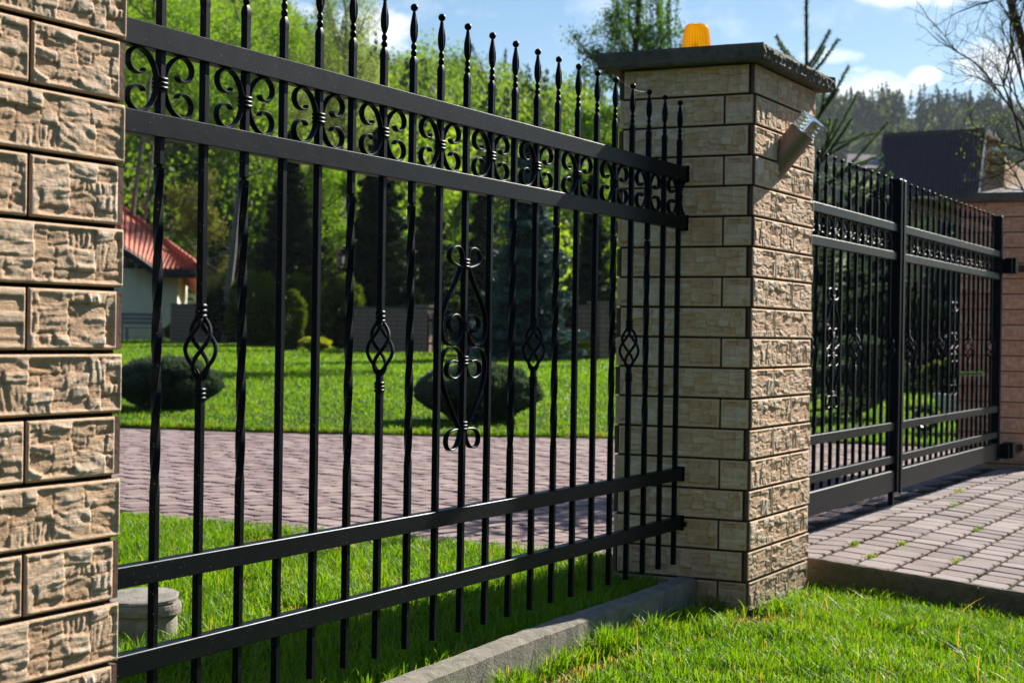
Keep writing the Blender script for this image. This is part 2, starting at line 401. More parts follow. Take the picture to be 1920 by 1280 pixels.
# unseen slope added behind the viewer to darken paint reflections and sky fill
M_BACK = mat_ground('added_dark_slope', (.012, .022, .006), (.035, .055, .012), .12, None, .5, .5)
b = MB(); A_ = np.linspace(R(118), R(330), 60); RR = np.array([34., 40, 46, 60, 85, 120]); HH = np.array([-.4, 5.5, 9, 12, 18, 15.]); rgb = np.random.default_rng(8); V = []
for a in A_:
    for r, h in zip(RR, HH): k = min(1, (a - A_[0]) / .3, (A_[-1] - a) / .3); V.append((CAM[0] + r * math.cos(a), CAM[1] + r * math.sin(a), h * (.35 + .65 * k) + (rgb.normal(0, .9) if h > 0 else 0)))
i = np.arange(len(V)).reshape(60, 6); b.add(V, np.stack([i[:-1, :-1], i[:-1, 1:], i[1:, 1:], i[1:, :-1]], -1).reshape(-1, 4)[:, ::-1]); tag(b.build('hill', M_BACK, None, True), kind='structure')
# kerbs
def kerb(name, path, ztop, wid, depth, mat, nrm_side=1, rough=.0010):
    P = spline(path, 14); t = np.gradient(P, axis=0); t /= np.linalg.norm(t, axis=1)[:, None]; n = np.stack([-t[:, 1], t[:, 0]], 1)
    rr = []; rg = np.random.default_rng(3)
    for i, (p, q) in enumerate(zip(P, n)):
        z = ztop(p[1]) if callable(ztop) else ztop; e = .012; j = rg.normal(0, rough, 6)
        prof = [(0 + j[0], -depth), (0 + j[0], -e + j[1]), (e, 0 + j[2]), (wid * .5, .001 + j[3] * .5), (wid - e, 0 + j[4]), (wid + j[5], -e), (wid, -depth)]
        rr.append([(p[0] + q[0] * a, p[1] + q[1] * a, z + c) for a, c in prof])
    b = MB(); arc = np.concatenate([[0], np.cumsum(np.linalg.norm(np.diff(P, axis=0), axis=1))]); cut = [0] + [int(np.searchsorted(arc, c)) for c in np.arange(.75, arc[-1] - .2, 1.0)] + [len(P) - 1]
    for a0, a1 in zip(cut[:-1], cut[1:]):
        seg = [np.array(r) for r in rr[a0:a1 + 1]]
        if a1 != cut[-1]: d_ = seg[-1] - seg[-2]; seg[-1] = seg[-2] + d_ * (1 - .004 / max(.004, np.linalg.norm(d_[0])))
        off = np.array([0, 0, rg.uniform(-.003, .002)]); b.rings([q + off for q in seg], True)
    o = b.build(name, mat, smooth=False); return tag(o, kind='structure')
kerb('kerb', [(-4.2, .06), (-3.2, .115), (-2.45, .15), (-1.85, .17), (-1.25, .192), (-.63, .188), (-.045, .205)], .032, .092, .2, MAT['kerb'])
kerb('kerb', [(.875, -3.6), (.87, -2.4), (.868, -1.6), (.862, -.9), (.858, -.3), (.855, .06)][::-1], lambda y: float(road_z(y)) + .006, .05, .24, MAT['darkkerb'])
kerb('kerb', [(9.15, -3.6), (9.13, -1.5), (9.12, .3)], lambda y: float(road_z(y)) + .03, .06, .24, MAT['kerb'])

# ------------------------------------------------------------------ grass (blades too many to count)
def blades(b, X, Y, Z, H, W, rg, lean=.45, dry=None):
    n = len(X); a = rg.uniform(0, 2 * math.pi, n); fa = a + rg.normal(math.pi / 2, .5, n)
    H = H * rg.uniform(.5, 1.25, n); W = W * rg.uniform(.7, 1.3, n); le = np.abs(rg.normal(0, lean, n)) * H
    dx, dy = np.cos(a) * W / 2, np.sin(a) * W / 2; lx, ly = np.cos(fa) * le, np.sin(fa) * le
    B = np.stack([X, Y, Z], 1)
    def p(s, t, k): return B + np.stack([s * dx * k + lx * t * t, s * dy * k + ly * t * t, H * t * (1 - .18 * t)], 1)
    V = np.stack([p(-1, 0, .8), p(1, 0, .8), p(1, .5, 1), p(-1, .5, 1), p(1, .8, .62), p(-1, .8, .62), p(0, 1, 1)], 1).reshape(-1, 3)
    i = np.arange(n)[:, None] * 7; v = rg.random(n)
    if dry is not None: v = np.where(dry, 2 + v, v)
    nn = b.n; b.add(V, np.concatenate([i + [0, 1, 2, 3], i + [3, 2, 4, 5]]), np.repeat(v, 7)); b.F3.append(nn + i + [5, 4, 6])
def mat_grass():
    s = NT('grass'); v = s.attr(); n = s.noise(1.7, 4)
    f = s.math('ADD', s.math('MULTIPLY', v, .6), s.math('MULTIPLY', s.math('SUBTRACT', n, .3), .9), True)
    c = s.ramp(f, [(0, (.035, .115, .004)), (.45, (.105, .225, .008)), (1, (.245, .35, .02))])
    c = s.mix(s.math('GREATER_THAN', v, 1.5), c, (.36, .24, .10))
    s.set(c, .5, .22)
    tr = s.N.new('ShaderNodeBsdfTranslucent'); mx = s.N.new('ShaderNodeMixShader'); mx.inputs[0].default_value = .46
    s.L.new(s.mix(1.0, c, (1.75, 1.7, .5), 'MULTIPLY'), tr.inputs[0])
    s.L.new(s.b.outputs[0], mx.inputs[1]); s.L.new(tr.outputs[0], mx.inputs[2]); s.L.new(mx.outputs[0], s.N['Material Output'].inputs[0])
    return s.m
MAT['grass'] = mat_grass()
def scatter(n, x0, x1, y0, y1, rg, keep, clump=.35):
    X = rg.uniform(x0, x1, n); Y = rg.uniform(y0, y1, n)
    cx = rg.uniform(x0, x1, n // 60 + 1); cy = rg.uniform(y0, y1, n // 60 + 1)
    k = rg.random(n) < clump; j = rg.integers(0, len(cx), n)
    X = np.where(k, cx[j] + rg.normal(0, .025, n), X); Y = np.where(k, cy[j] + rg.normal(0, .025, n), Y)
    m = keep(X, Y); return X[m], Y[m]
def inpillar(X, Y):
    a = (Y > -.01) & (Y < .58) & (((X > -.04) & (X < .77)) | ((X > -4.6) & (X < -3.77))); return a
def kerbline(X): return np.interp(X, [-4.2, -3.2, -2.45, -1.85, -1.25, -.63, -.045, .8], [.06, .115, .15, .17, .192, .188, .205, .205])
b = MB(); rg = np.random.default_rng(11)
def fkeep(X, Y): return (X < .85) & ~inpillar(X, Y) & (Y < kerbline(X) - .03) & ((X - CAM[0]) > 1.6)
# blades thin out and are shorter with distance from the camera
X, Y = scatter(150000, -3.6, .85, -2.4, .2, rg, fkeep)
dryp = lambda X, Y, pts: np.any([((X - a) ** 2 / w ** 2 + (Y - c) ** 2 / h ** 2) < 1 for a, c, w, h in pts], axis=0)
DRYF = [(-.12, -.10, .24, .10), (-1.5, .02, .45, .07), (.55, -.13, .2, .08), (-.8, -.05, .2, .05), (-2.2, -.15, .2, .06)]
dp = dryp(X, Y, DRYF); m = ~dp | (rg.random(len(X)) < .30); X, Y, dp = X[m], Y[m], dp[m]
dry = (dp & (rg.random(len(X)) < .85)) | (rg.random(len(X)) < .03)
H = np.where(dp, .03, .068) * (1 + .22 * np.sin(X * 5.1 + 1.3 * np.sin(Y * 4)) * np.sin(Y * 6.3) + .25 * np.sin(X * 17 + 2) * np.sin(Y * 14))
near_edge = (kerbline(X) - Y < .12) | (X > .74) | (np.hypot(X - .35, Y) < .0)
H = np.where(near_edge & ~dp, H * 1.35, H)
blades(b, X, Y, front_z(X, Y) - .006, H, .0042, rg, .5, dry)
X, Y = scatter(30000, .2, .86, -3.4, .03, rg, fkeep); blades(b, X, Y, front_z(X, Y) - .006, .075, .0042, rg, .5, rg.random(len(X)) < .02)
# long stray stems
X, Y = scatter(900, -3, .85, -2, .15, rg, fkeep, .1); blades(b, X, Y, front_z(X, Y), .125, .0045, rg, .55, rg.random(len(X)) < .08)
# strip between the kerb and the drive
def ikeep(X, Y): return (X < near_x(Y) + .02 - .04 * np.sin(Y * 9) * .3) & ~inpillar(X, Y) & (Y > kerbline(X) + .135) & (np.hypot(X - -2.027, Y - 1.371) > .14)
X, Y = scatter(175000, -4.2, .6, .3, 4.6, rg, ikeep)
DRYI = [(.25, 2.25, .3, .35), (-1.35, 1.15, .14, .22), (-.9, 1.75, .1, .1), (.4, 1.1, .12, .25)]
dp = dryp(X, Y, DRYI); m = ~dp | (rg.random(len(X)) < .5); X, Y, dp = X[m], Y[m], dp[m]
dry = (dp & (rg.random(len(X)) < .7)) | (rg.random(len(X)) < .015)
blades(b, X, Y, lawn_z(X, Y) - .006, np.where(dp, .045, .085), .0048, rg, .5, dry)
X, Y = scatter(3500, .3, .62, .6, 3.6, rg, ikeep); blades(b, X, Y, lawn_z(X, Y) + .0, .07, .004, rg, .5, None)
tag(b.build('grass', MAT['grass']), kind='stuff')
# big lawn beyond the drive: coarser, farther off
b = MB()
def lkeep(X, Y): return (X > drv_x(np.minimum(Y, 15.9)) + .0) & (Y > .6)
def in_view(X, Y):
    X_, Y_ = X + 6.285, Y + 2.138; cx = X_ * _D[0] - Y_ * _D[1]; cy = X_ * _D[1] + Y_ * _D[0]
    return (np.abs(cx / cy) < .36)
X, Y = scatter(330000, 6.4, 24, .8, 26, rg, lambda X, Y: lkeep(X, Y) & in_view(X, Y), .3)
d = np.hypot(X + 6.285, Y + 2.138); m = rg.random(len(X)) < np.clip((17 / d) ** 2, .15, 1); X, Y, d = X[m], Y[m], d[m]
blades(b, X, Y, lawn_z(X, Y) - .01, np.clip(.05 * d / 17, .045, .09), .008 * d / 17, rg, .4, None)
e = DRV; 
yy = rg.uniform(1, 15, 9000); xx = drv_x(yy) + np.abs(rg.normal(0, .05, 9000)); blades(b, xx, yy, lawn_z(xx, yy) - .01, .075, .007, rg, .4, rg.random(9000) < .12)
X, Y = scatter(330000, 20, 60, 0, 55, rg, lambda X, Y: in_view(X, Y), .1); blades(b, X, Y, lawn_z(X, Y) - .02, .08, .024, rg, .4, None)
tag(b.build('lawn_grass', MAT['grass']), kind='stuff')
# weeds between the street blocks
b = MB()
for (wx, wy, s_) in [(1.52, .005, .03), (1.78, -.16, .035), (1.22, -.16, .03), (3.7, .0, .05), (1.5, -.49, .04), (2.75, -.33, .03), (4.6, .165, .05)]:
    n = 36; X = wx + rg.normal(0, s_, n); Y = wy + rg.normal(0, s_ * .35, n); blades(b, X, Y, road_z(Y) - .008, .03, .006, rg, .9, rg.random(n) < .2)
tag(b.build('joint_weeds', MAT['grass']), kind='stuff'); b = MB()
for k in range(22):
    yj = .33 - .164 * (k + 0); n = 1300; X = rg.uniform(.95, 7.4, n); Y = yj + rg.normal(0, .0045, n); mm = np.sin(X * 3 + k) + .5 * np.sin(X * 11 + 2 * k) > -.2
    X, Y = X[mm], Y[mm]; blades(b, X, Y, road_z(Y) - .009, .010, .007, rg, 1.2, np.zeros(len(X), bool))
tag(b.build('joint_moss', mat_leaf('dry_moss', (.07, .045, .018), (.17, .12, .04), .2, scale=9)), kind='stuff')
# ------------------------------------------------------------------ stone-clad pillars
def vnoise(U, W, rg, n=64):
    g = rg.random((n, n)); U = np.mod(U, n - 1.001); W = np.mod(W, n - 1.001)
    i = U.astype(int); j = W.astype(int); a = U - i; c = W - j; a = a * a * (3 - 2 * a); c = c * c * (3 - 2 * c)
    return (g[i, j] * (1 - a) + g[i + 1, j] * a) * (1 - c) + (g[i, j + 1] * (1 - a) + g[i + 1, j + 1] * a) * c
def split(x0, x1, y0, y1, rg, out, dep=0):
    w, h = x1 - x0, y1 - y0
    if (w < .075 and h < .045) or (dep > 2 and rg.random() < .25 and w < .13): out.append((x0, x1, y0, y1)); return
    if w > h * 1.9 or h < .035:
        if w < .05: out.append((x0, x1, y0, y1)); return
        s_ = x0 + w * rg.uniform(.3, .7); split(x0, s_, y0, y1, rg, out, dep + 1); split(s_, x1, y0, y1, rg, out, dep + 1)
    else:
        s_ = y0 + h * rg.uniform(.3, .7); split(x0, x1, y0, s_, rg, out, dep + 1); split(x0, x1, s_, y1, rg, out, dep + 1)
TH = .12
_molds = {}
def mold(seed, res):
    """height field of one cast slab .60 x .12 m: stacked split stones with strata"""
    if (seed, res) in _molds: return _molds[(seed, res)]
    rg = np.random.default_rng(seed); nx, ny = int(.62 / res) + 1, int(TH / res) + 1
    U, W = np.meshgrid(np.arange(nx) * res, np.arange(ny) * res, indexing='ij')
    wu = U + (vnoise(U / .022, W / .018, rg) - .5) * .007 + (vnoise(U / .07, W / .05, rg) - .5) * .009 + (vnoise(U / .006, W / .006, rg) - .5) * .004
    ww = W + (vnoise(U / .05, W / .04, rg) - .5) * .013 + (vnoise(U / .012, W / .010, rg) - .5) * .0035
    cells = []; split(-.02, .64, -.01, .13, rg, cells); H = np.zeros_like(U); K_ = np.zeros_like(U)
    for (a, c, d, e) in cells:
        m = (wu >= a) & (wu < c) & (ww >= d) & (ww < e)
        base = rg.choice([.0012, .0026, .0040, .0056]) + rg.uniform(-.0005, .0005); ang = rg.choice([rg.normal(-.05, .12), rg.normal(0, .08), rg.normal(-.1, .15), rg.normal(.1, .1), rg.normal(1.5, .2)])
        gx, gy = rg.normal(.02, .018), rg.normal(-.01, .03); mx, my = (a + c) / 2, (d + e) / 2
        s_ = (-np.sin(ang) * (wu - mx) + np.cos(ang) * (ww - my)); t_ = (np.cos(ang) * (wu - mx) + np.sin(ang) * (ww - my))
        st = vnoise(s_ / .0042 + 20, t_ / .04 + 20, rg); st2 = vnoise(s_ / .0095 + 20 + .8 * vnoise(U / .02, W / .01, rg), t_ / .035 + 20, rg)
        hh = base + gx * (wu - mx) + gy * (ww - my) + (st - .5) * .0026 + (np.floor(st2 * 5) / 5 - .4) * .0032
        ed = np.minimum(np.minimum(wu - a, c - wu), np.minimum(ww - d, e - ww)); hh = hh - .002 * np.clip(1 - ed / .003, 0, 1)
        H = np.where(m, hh, H); K_ = np.where(m, np.clip(1 - ed / .0022, 0, 1), K_)
    H += (vnoise(U / .004, W / .004, rg) - .5) * .0008
    for _ in range(1):
        H = (4 * H + np.roll(H, 1, 0) + np.roll(H, -1, 0) + np.roll(H, 1, 1) + np.roll(H, -1, 1)) / 8 * 1.0
    _molds[(seed, res)] = (H, K_); return H, K_
def slab(b, be, o, du, nrm, L, z0, res, seed, off=0.):
    """one slab: starts at o, runs L along du, faces nrm"""
    g = .0035; L -= 2 * g; hz = TH - .008; nx, ny = max(4, int(L / res)), max(4, int(hz / res))
    H, K_ = mold(seed, res); iu = np.clip((np.linspace(0, L, nx) + off) / res, 0, H.shape[0] - 1).astype(int); iw = np.clip(np.linspace(0, hz, ny) / res, 0, H.shape[1] - 1).astype(int)
    h = H[np.ix_(iu, iw)]; kk = K_[np.ix_(iu, iw)]
    u = np.linspace(0, L, nx)[:, None] * np.ones((1, ny)); w = np.ones((nx, 1)) * np.linspace(0, hz, ny)[None, :]
    d = np.minimum(np.minimum(u, L - u), np.minimum(w, hz - w))
    k = np.clip((d - .0055) / .005, 0, 1); k = k * k * (3 - 2 * k); hh = .0045 * (1 - k) + k * h
    hh = hh - .004 * np.clip(1 - d / .0035, 0, 1) ** 1.5
    cu = .5 + 0 * u
    P = np.array(o)[None, None, :] + (u + g)[..., None] * np.array(du) + (w + .004)[..., None] * np.array((0, 0, 1)) + hh[..., None] * np.array(nrm)
    P[..., 2] += z0
    i = np.arange(nx * ny).reshape(nx, ny); F = np.stack([i[:-1, :-1], i[1:, :-1], i[1:, 1:], i[:-1, 1:]], -1).reshape(-1, 4)
    if np.dot(np.cross(du, (0, 0, 1)), nrm) < 0: F = F[:, ::-1]
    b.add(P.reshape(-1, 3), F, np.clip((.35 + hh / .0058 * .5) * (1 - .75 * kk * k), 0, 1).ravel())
    # sides of the slab, back to the pillar core
    bd = np.concatenate([i[:, 0], i[-1, 1:], i[-2::-1, -1], i[0, -2:0:-1]]); Q = P.reshape(-1, 3)[bd]; Q2 = Q - (hh.ravel()[bd] + .014)[:, None] * np.array(nrm)
    n = len(bd); j = np.arange(n); F2 = np.stack([j, j + n, (j + 1) % n + n, (j + 1) % n], 1)
    if np.dot(np.cross(du, (0, 0, 1)), nrm) < 0: F2 = F2[:, ::-1]
    be.add(np.concatenate([Q, Q2]), F2)
def pillar(label, x0, x1, y0_, y1_, ztop, nrow, res, cap, phase=0, res_side=None, faces='SWEN', jf=(.25, .485), js=.12, mat='tile'):
    """x0..x1 along the fence, y0_..y1_ across; tile courses hang down from ztop"""
    T = thing('stone_pillar', label, 'pillar', ((x0 + x1) / 2, (y0_ + y1_) / 2, 0)); ox, oy = (x0 + x1) / 2, (y0_ + y1_) / 2
    b = MB(); be = MB(); t = .018
    for r in range(nrow):
        z = ztop - TH * (r + 1); odd = (r + phase) % 2
        # odd rows: the street slab covers the corner; even rows: the side slab does
        fx0 = x0 + (0 if odd else t); fx1 = x1 - (0 if odd else t); sy0 = y0_ + (t if odd else 0); sy1 = y1_ - (t if odd else 0)
        jx = x0 + jf[0] if odd else x0 + jf[1]
        if 'S' in faces:
            slab(b, be, (fx0 - ox, y0_ - oy, 0), (1, 0, 0), (0, -1, 0), jx - fx0, z, res, 10 + (r * 3) % 4, .02 + .05 * (r % 3)); slab(b, be, (jx - ox, y0_ - oy, 0), (1, 0, 0), (0, -1, 0), fx1 - jx, z, res, 14 + r % 3, .1 * (r % 2))
        if 'N' in faces: slab(b, be, (fx0 - ox, y1_ - oy, 0), (1, 0, 0), (0, 1, 0), fx1 - fx0, z, .008, 12)
        rs = res_side or res
        for nm, X, nn in (('W', x0, (-1, 0, 0)), ('E', x1, (1, 0, 0))):
            if nm not in faces: continue
            rr = rs if nm == 'W' else .008
            if odd: slab(b, be, (X - ox, sy0 - oy, 0), (0, 1, 0), nn, sy1 - sy0, z, rr, 20 + r % 3, 0.01)
            else:
                slab(b, be, (X - ox, sy0 - oy, 0), (0, 1, 0), nn, js, z, rr, 23, .3); slab(b, be, (X - ox, sy0 + js - oy, 0), (0, 1, 0), nn, sy1 - sy0 - js, z, rr, 24 + r % 2, .05)
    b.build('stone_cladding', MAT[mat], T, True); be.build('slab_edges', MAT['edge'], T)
    c = MB(); c.box(x0 + .012 - ox, x1 - .012 - ox, y0_ + .012 - oy, y1_ - .012 - oy, ztop - TH * nrow - .1, ztop - .001); c.build('core', MAT['mortar'], T)
    # cap slab with a hacked rough edge
    cx0, cx1, cy0, cy1, cz0, cz1 = cap; b = MB(); rg = np.random.default_rng(int(abs(x0) * 10) + 2)
    def side(pa, pb, n, rough):
        P = []; pa, pb = np.array(pa), np.array(pb); L = np.linalg.norm(pb - pa); m = max(2, int(L / .008)); e = (pb - pa) / L; nr = np.array((e[1], -e[0]))
        for k in range(m):
            s_ = k / m; P.append((pa + (pb - pa) * s_, nr, rough))
        return P
    pts = side((cx0, cy0), (cx1, cy0), 0, 1.) + side((cx1, cy0), (cx1, cy1), 0, .5) + side((cx1, cy1), (cx0, cy1), 0, .5) + side((cx0, cy1), (cx0, cy0), 0, .28)
    m = len(pts); zs = np.linspace(0, 1, 9); rr = []
    dn = vnoise(np.arange(m)[None, :] / 2.2 + 0 * zs[:, None], zs[:, None] * 6 + 0 * np.arange(m)[None, :], rg) ; dl = vnoise(np.arange(m) / 3.5, np.zeros(m), rg); dl2 = vnoise(np.arange(m) / 9., np.zeros(m), rg)
    for q, zf in enumerate(zs):
        ring = []
        for k, (p, nr, rough) in enumerate(pts):
            crest = math.exp(-((zf - .55 - .35 * (dl[k] - .5)) / .16) ** 2)        # lip of hardened drips
            o_ = rough * (-.010 * dn[q][k] + .012 * crest * dl[k] - .012 * (zf > .75) * dl[k]) - (.006 if zf in (0., 1.) else 0)
            pp = p + nr * o_; ring.append((pp[0] - ox, pp[1] - oy, cz0 + (cz1 - cz0) * zf - (.004 * rough * dl2[k] if zf == 1. else 0)))
        rr.append(ring)
    b.rings(rr, True); b.build('cap_slab', MAT['cap'], T)
    return T
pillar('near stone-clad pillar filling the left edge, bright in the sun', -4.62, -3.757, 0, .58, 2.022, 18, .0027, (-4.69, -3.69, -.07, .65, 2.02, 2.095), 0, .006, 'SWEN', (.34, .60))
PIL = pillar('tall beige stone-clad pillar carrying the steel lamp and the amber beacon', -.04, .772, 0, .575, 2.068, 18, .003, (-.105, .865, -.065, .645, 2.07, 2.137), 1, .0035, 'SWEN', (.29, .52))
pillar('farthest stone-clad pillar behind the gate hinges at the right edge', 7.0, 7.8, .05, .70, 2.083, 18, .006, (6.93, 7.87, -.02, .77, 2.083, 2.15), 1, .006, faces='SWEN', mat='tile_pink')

# ------------------------------------------------------------------ wrought iron
S_ = .009                                    # half of an 18 mm bar
Z1, Z0, Z2T, Z2B, ZM = 1.667, 1.612, 1.469, 1.418, 1.541
def sq(z, h, ang=0, c=.16):
    """rounded-square section at height z, half-width h, turned by ang"""
    k = h * c; P = [(h, -h + k), (h, h - k), (h - k, h), (-h + k, h), (-h, h - k), (-h, -h + k), (-h + k, -h), (h - k, -h)]
    ca, sa = math.cos(ang), math.sin(ang); return [(x * ca - y * sa, x * sa + y * ca, z) for x, y in P]
def star(z, r, hol, n=16):
    out = []
    for q in range(n):
        t = 2 * math.pi * (q + .5) / n; out.append((r * (1 - hol * abs(math.cos(2 * t))) * math.cos(t), r * (1 - hol * abs(math.cos(2 * t))) * math.sin(t), z))
    return out
def circ(z, r, n=12): return [(r * math.cos(2 * math.pi * q / n + .2), r * math.sin(2 * math.pi * q / n + .2), z) for q in range(n)]
def bar_mesh(kind, zb, ztop=1.742):
    b = MB()
    if kind == 'twisted':
        rr = [sq(zb, S_), sq(.60, S_)]; n = 70
        for i in range(1, n): t = i / n; rr.append(sq(.60 + .76 * t, S_ * 1.03, (math.pi / 2) * 6 * t))
        rr += [sq(1.36, S_), sq(ztop, S_)]; b.rings(rr)
    elif kind == 'basket':
        b.rings([sq(zb, S_), sq(.835, S_), sq(.862, S_ * .95), sq(.885, S_ * .7)])
        b.rings([sq(1.003, S_ * .7), sq(1.02, S_ * .9), sq(1.045, S_), sq(ztop, S_)])
    else: b.rings([sq(zb, S_), sq(.9, S_), sq(ztop, S_)])
    return b
def finial_mesh():
    b = MB(); b.rings([sq(1.742, S_), sq(1.757, S_ * 1.12), sq(1.768, S_ * .95), sq(1.777, S_ * .58)])
    b.rings([circ(1.777, .005), circ(1.780, .0078), circ(1.786, .0092), circ(1.792, .0078), circ(1.7955, .0052), circ(1.799, .007), circ(1.805, .0084), circ(1.811, .007), circ(1.815, .0045)])
    b.rings([star(z, r, h) for z, r, h in ((1.815, .0045, 0), (1.824, .0085, .12), (1.836, .0125, .33), (1.85, .0140, .42), (1.865, .0132, .42), (1.88, .0100, .34), (1.893, .0065, .15), (1.905, .0044, 0))])
    b.rings([circ(1.905 + .0115 - .0112 * math.cos(t), max(.0005, .0112 * math.sin(t))) for t in np.linspace(.25, math.pi, 9)])
    return b
def basket_mesh():
    b = MB()
    for k in range(4):
        P = []; n = 34
        for i in range(n + 1):
            t = i / n; r = .0065 + .029 * math.sin(math.pi * min(1, max(0, t))) ** .85; a = math.pi / 4 + k * math.pi / 2 + math.pi * 1.0 * t; P.append((r * math.cos(a), r * math.sin(a), .872 + .145 * t))
        b.tube(P, .0052, 8)
    return b
def collar_mesh(z, w=.0125, h=.036, ribs=3, wx=None):
    b = MB(); hh = h / ribs
    for i in range(ribs):
        zc = z - h / 2 + hh * (i + .5); rr = []
        for dz, k in ((-.5, .80), (-.3, .97), (0, 1.04), (.3, .97), (.5, .80)):
            q = np.array(sq(zc + dz * hh, w * k, 0, .3)); 
            if wx: q[:, 0] *= wx / w
            rr.append(q)
        b.rings(rr)
    return b
def sme(b, name, smooth=True):
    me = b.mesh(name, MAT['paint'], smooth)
    if smooth:
        me.set_sharp_from_angle(angle=R(38))
    return me
ME = {}
for kd in ('plain', 'twisted', 'basket'):
    ME[kd, 'fence'] = sme(bar_mesh(kd, .084), kd + '_bar'); ME[kd, 'gate'] = sme(bar_mesh(kd, .236), kd + '_bar')
ME['finial'] = sme(finial_mesh(), 'finial'); ME['basket'] = sme(basket_mesh(), 'basket')
ME['collar_low'] = sme(collar_mesh(.836, .0118, .030), 'collar'); ME['collar_top'] = sme(collar_mesh(1.03, .0118, .036), 'collar')
CS = [(.058, .024), (.066, .016), (.082, .014), (.101, .021), (.112, .036), (.109, .053), (.093, .066), (.070, .069), (.046, .060), (.028, .043), (.0165, .022), (.0125, 0)]
CS = CS + [(u, -w) for u, w in CS[-2::-1]]
def scroll(pts, zoff=0, mirror=False, wd=.0165, th=.0052, taper=True):
    P = spline(pts, 5); P = P + np.array([0, zoff])
    if mirror: P[:, 0] *= -1
    t = np.full(len(P), th)
    if taper: t[:3] = (th * 1.9, th * 1.9, th * 1.4)
    b = MB(); b.strip(P, wd, t); return b
ME['scroll_r'] = sme(scroll(CS, ZM), 'scroll'); ME['scroll_l'] = sme(scroll(CS, ZM, True), 'scroll')
ME['scroll_collar'] = sme(collar_mesh(ZM, .0135, .030, 3, .0165), 'collar')
OR = {'loop_top': [(.012, 1.205), (.02, 1.235), (.045, 1.249), (.08, 1.243), (.097, 1.222), (.083, 1.203), (.045, 1.192), (.013, 1.188)],
      'heart_top': [(.0125, 1.205), (.053, 1.147), (.104, 1.09), (.135, 1.043), (.139, .996), (.114, .963), (.071, .953), (.034, .971), (.0135, 1.003), (.022, 1.032), (.056, 1.045), (.088, 1.033), (.092, 1.01), (.07, .995)],
      'heart_low': [(.045, .904), (.075, .906), (.101, .893), (.101, .867), (.062, .853), (.027, .866), (.0135, .895), (.02, .925), (.04, .94), (.071, .946), (.12, .932), (.139, .888), (.125, .835), (.089, .782), (.047, .731), (.0125, .69)],
      'loop_low': [(.0125, .72), (.02, .675), (.045, .645), (.08, .64), (.1, .655), (.098, .68), (.07, .697), (.0125, .70)]}
for k, p in OR.items():
    for mi in (False, True): ME[k, mi] = sme(scroll(p, 0, mi, .017, .0054, False), 'ornament_scroll')
for z in (1.2, 1.01, .906, .708): ME['oc', z] = sme(collar_mesh(z, .0135, .030, 3, .0165), 'collar')
def put(name, me, parent, loc=(0, 0, 0)):
    o = bpy.data.objects.new(name, me); COL.objects.link(o); o.parent = parent; o.location = loc; return o
def ironwork(T, xs, kinds, yb, zoff, style, first_odd=True):
    """bars with finials, baskets, collars and scrolls under thing T; xs relative to T"""
    for i, (x, k) in enumerate(zip(xs, kinds)):
        base = {'T': 'twisted', 'B': 'basket', 'P': 'plain', 'O': 'plain'}[k]
        br = put('bar', ME[base, style], T, (x, yb, 0)); put('finial', ME['finial'], br)
        if k == 'B': put('basket', ME['basket'], br); put('collar', ME['collar_low'], br); put('collar', ME['collar_top'], br)
        if k == 'O':
            for key in OR:
                for mi in (False, True): put('ornament_scroll', ME[key, mi], br)
            for z in (1.2, 1.01, .906, .708): put('collar', ME['oc', z], br)
        if (i % 2 == 0) == first_odd:
            put('scroll', ME['scroll_r'], br); put('scroll', ME['scroll_l'], br); put('collar', ME['scroll_collar'], br)
def rail(T, x0, x1, y0_, y1_, z0, z1, name='rail', bev=.0016):
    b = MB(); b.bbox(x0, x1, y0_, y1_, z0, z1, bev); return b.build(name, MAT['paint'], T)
KF = 'TBTPPTBTPOPTBTPPTBTPP'
FX0 = -3.75
T = thing('iron_fence', 'black wrought iron fence panel between the two near pillars', 'fence', (FX0, 0, 0))
xs_ = [-3.300 + .1603 * i - FX0 for i in range(21)]
ironwork(T, xs_, KF, .288, 0, 'fence')
for (a, c) in ((Z0, Z1), (Z2B, Z2T), (.418, .465), (.222, .270)): rail(T, .008, FX0 * -1 - .048, .27, .306, a, c)
for a, c in ((Z0, Z1), (Z2B, Z2T), (.418, .465), (.222, .270)):
    for xe, sg in ((-FX0 - .0435, -1), (.003, 1)):
        b = MB(); b.bbox(xe - .004, xe + .004, .264, .312, a - .006, c + .006, .0015); b.build('wall_plate', MAT['paint'], T)
b = MB(); b.tube([(-FX0 - .06, .262, .243), (-FX0 - .06, .25, .243)], .011, 8); b.build('bolt', MAT['paint'], T)
# the double gate
def leaf(label, x0, x1, xs, kinds, first_odd, hinge_right):
    T = thing('gate_leaf', label, 'gate', (x0, 0, 0))
    ironwork(T, [x - x0 for x in xs], kinds, .288, 0, 'gate', first_odd)
    sw = .06; L = x1 - x0
    for a, c in ((1.617, 1.663), (1.452, 1.498), (.468, .515), (.278, .322)): rail(T, sw + .001, L - sw - .001, .262, .306, a, c)
    rail(T, sw + .001, L - sw - .001, .258, .310, .118, .238, 'bottom_rail', .004)
    rail(T, 0, sw, .252, .318, .108, 1.925, 'stile', .004); rail(T, L - sw, L, .252, .318, .108, 1.925, 'stile', .004)
    return T, L
Tl, L = leaf('left gate leaf with its hanging end hidden behind the lamp pillar', .83, 3.365, [3.234 - .144 * (16 - i) for i in range(17)], 'BTPPTBTPOPTBTPPTB'[:17], True, False)
rail(Tl, L + .0005, L + .022, .238, .251, .100, 1.915, 'cover_strip'); rail(Tl, L - .05, L - .012, .245, .2515, .112, 1.92, 'cover_strip')
b = MB(); b.box(L - .045, L - .015, .27, .30, .03, .107); b.build('drop_bolt', MAT['paint'], Tl)
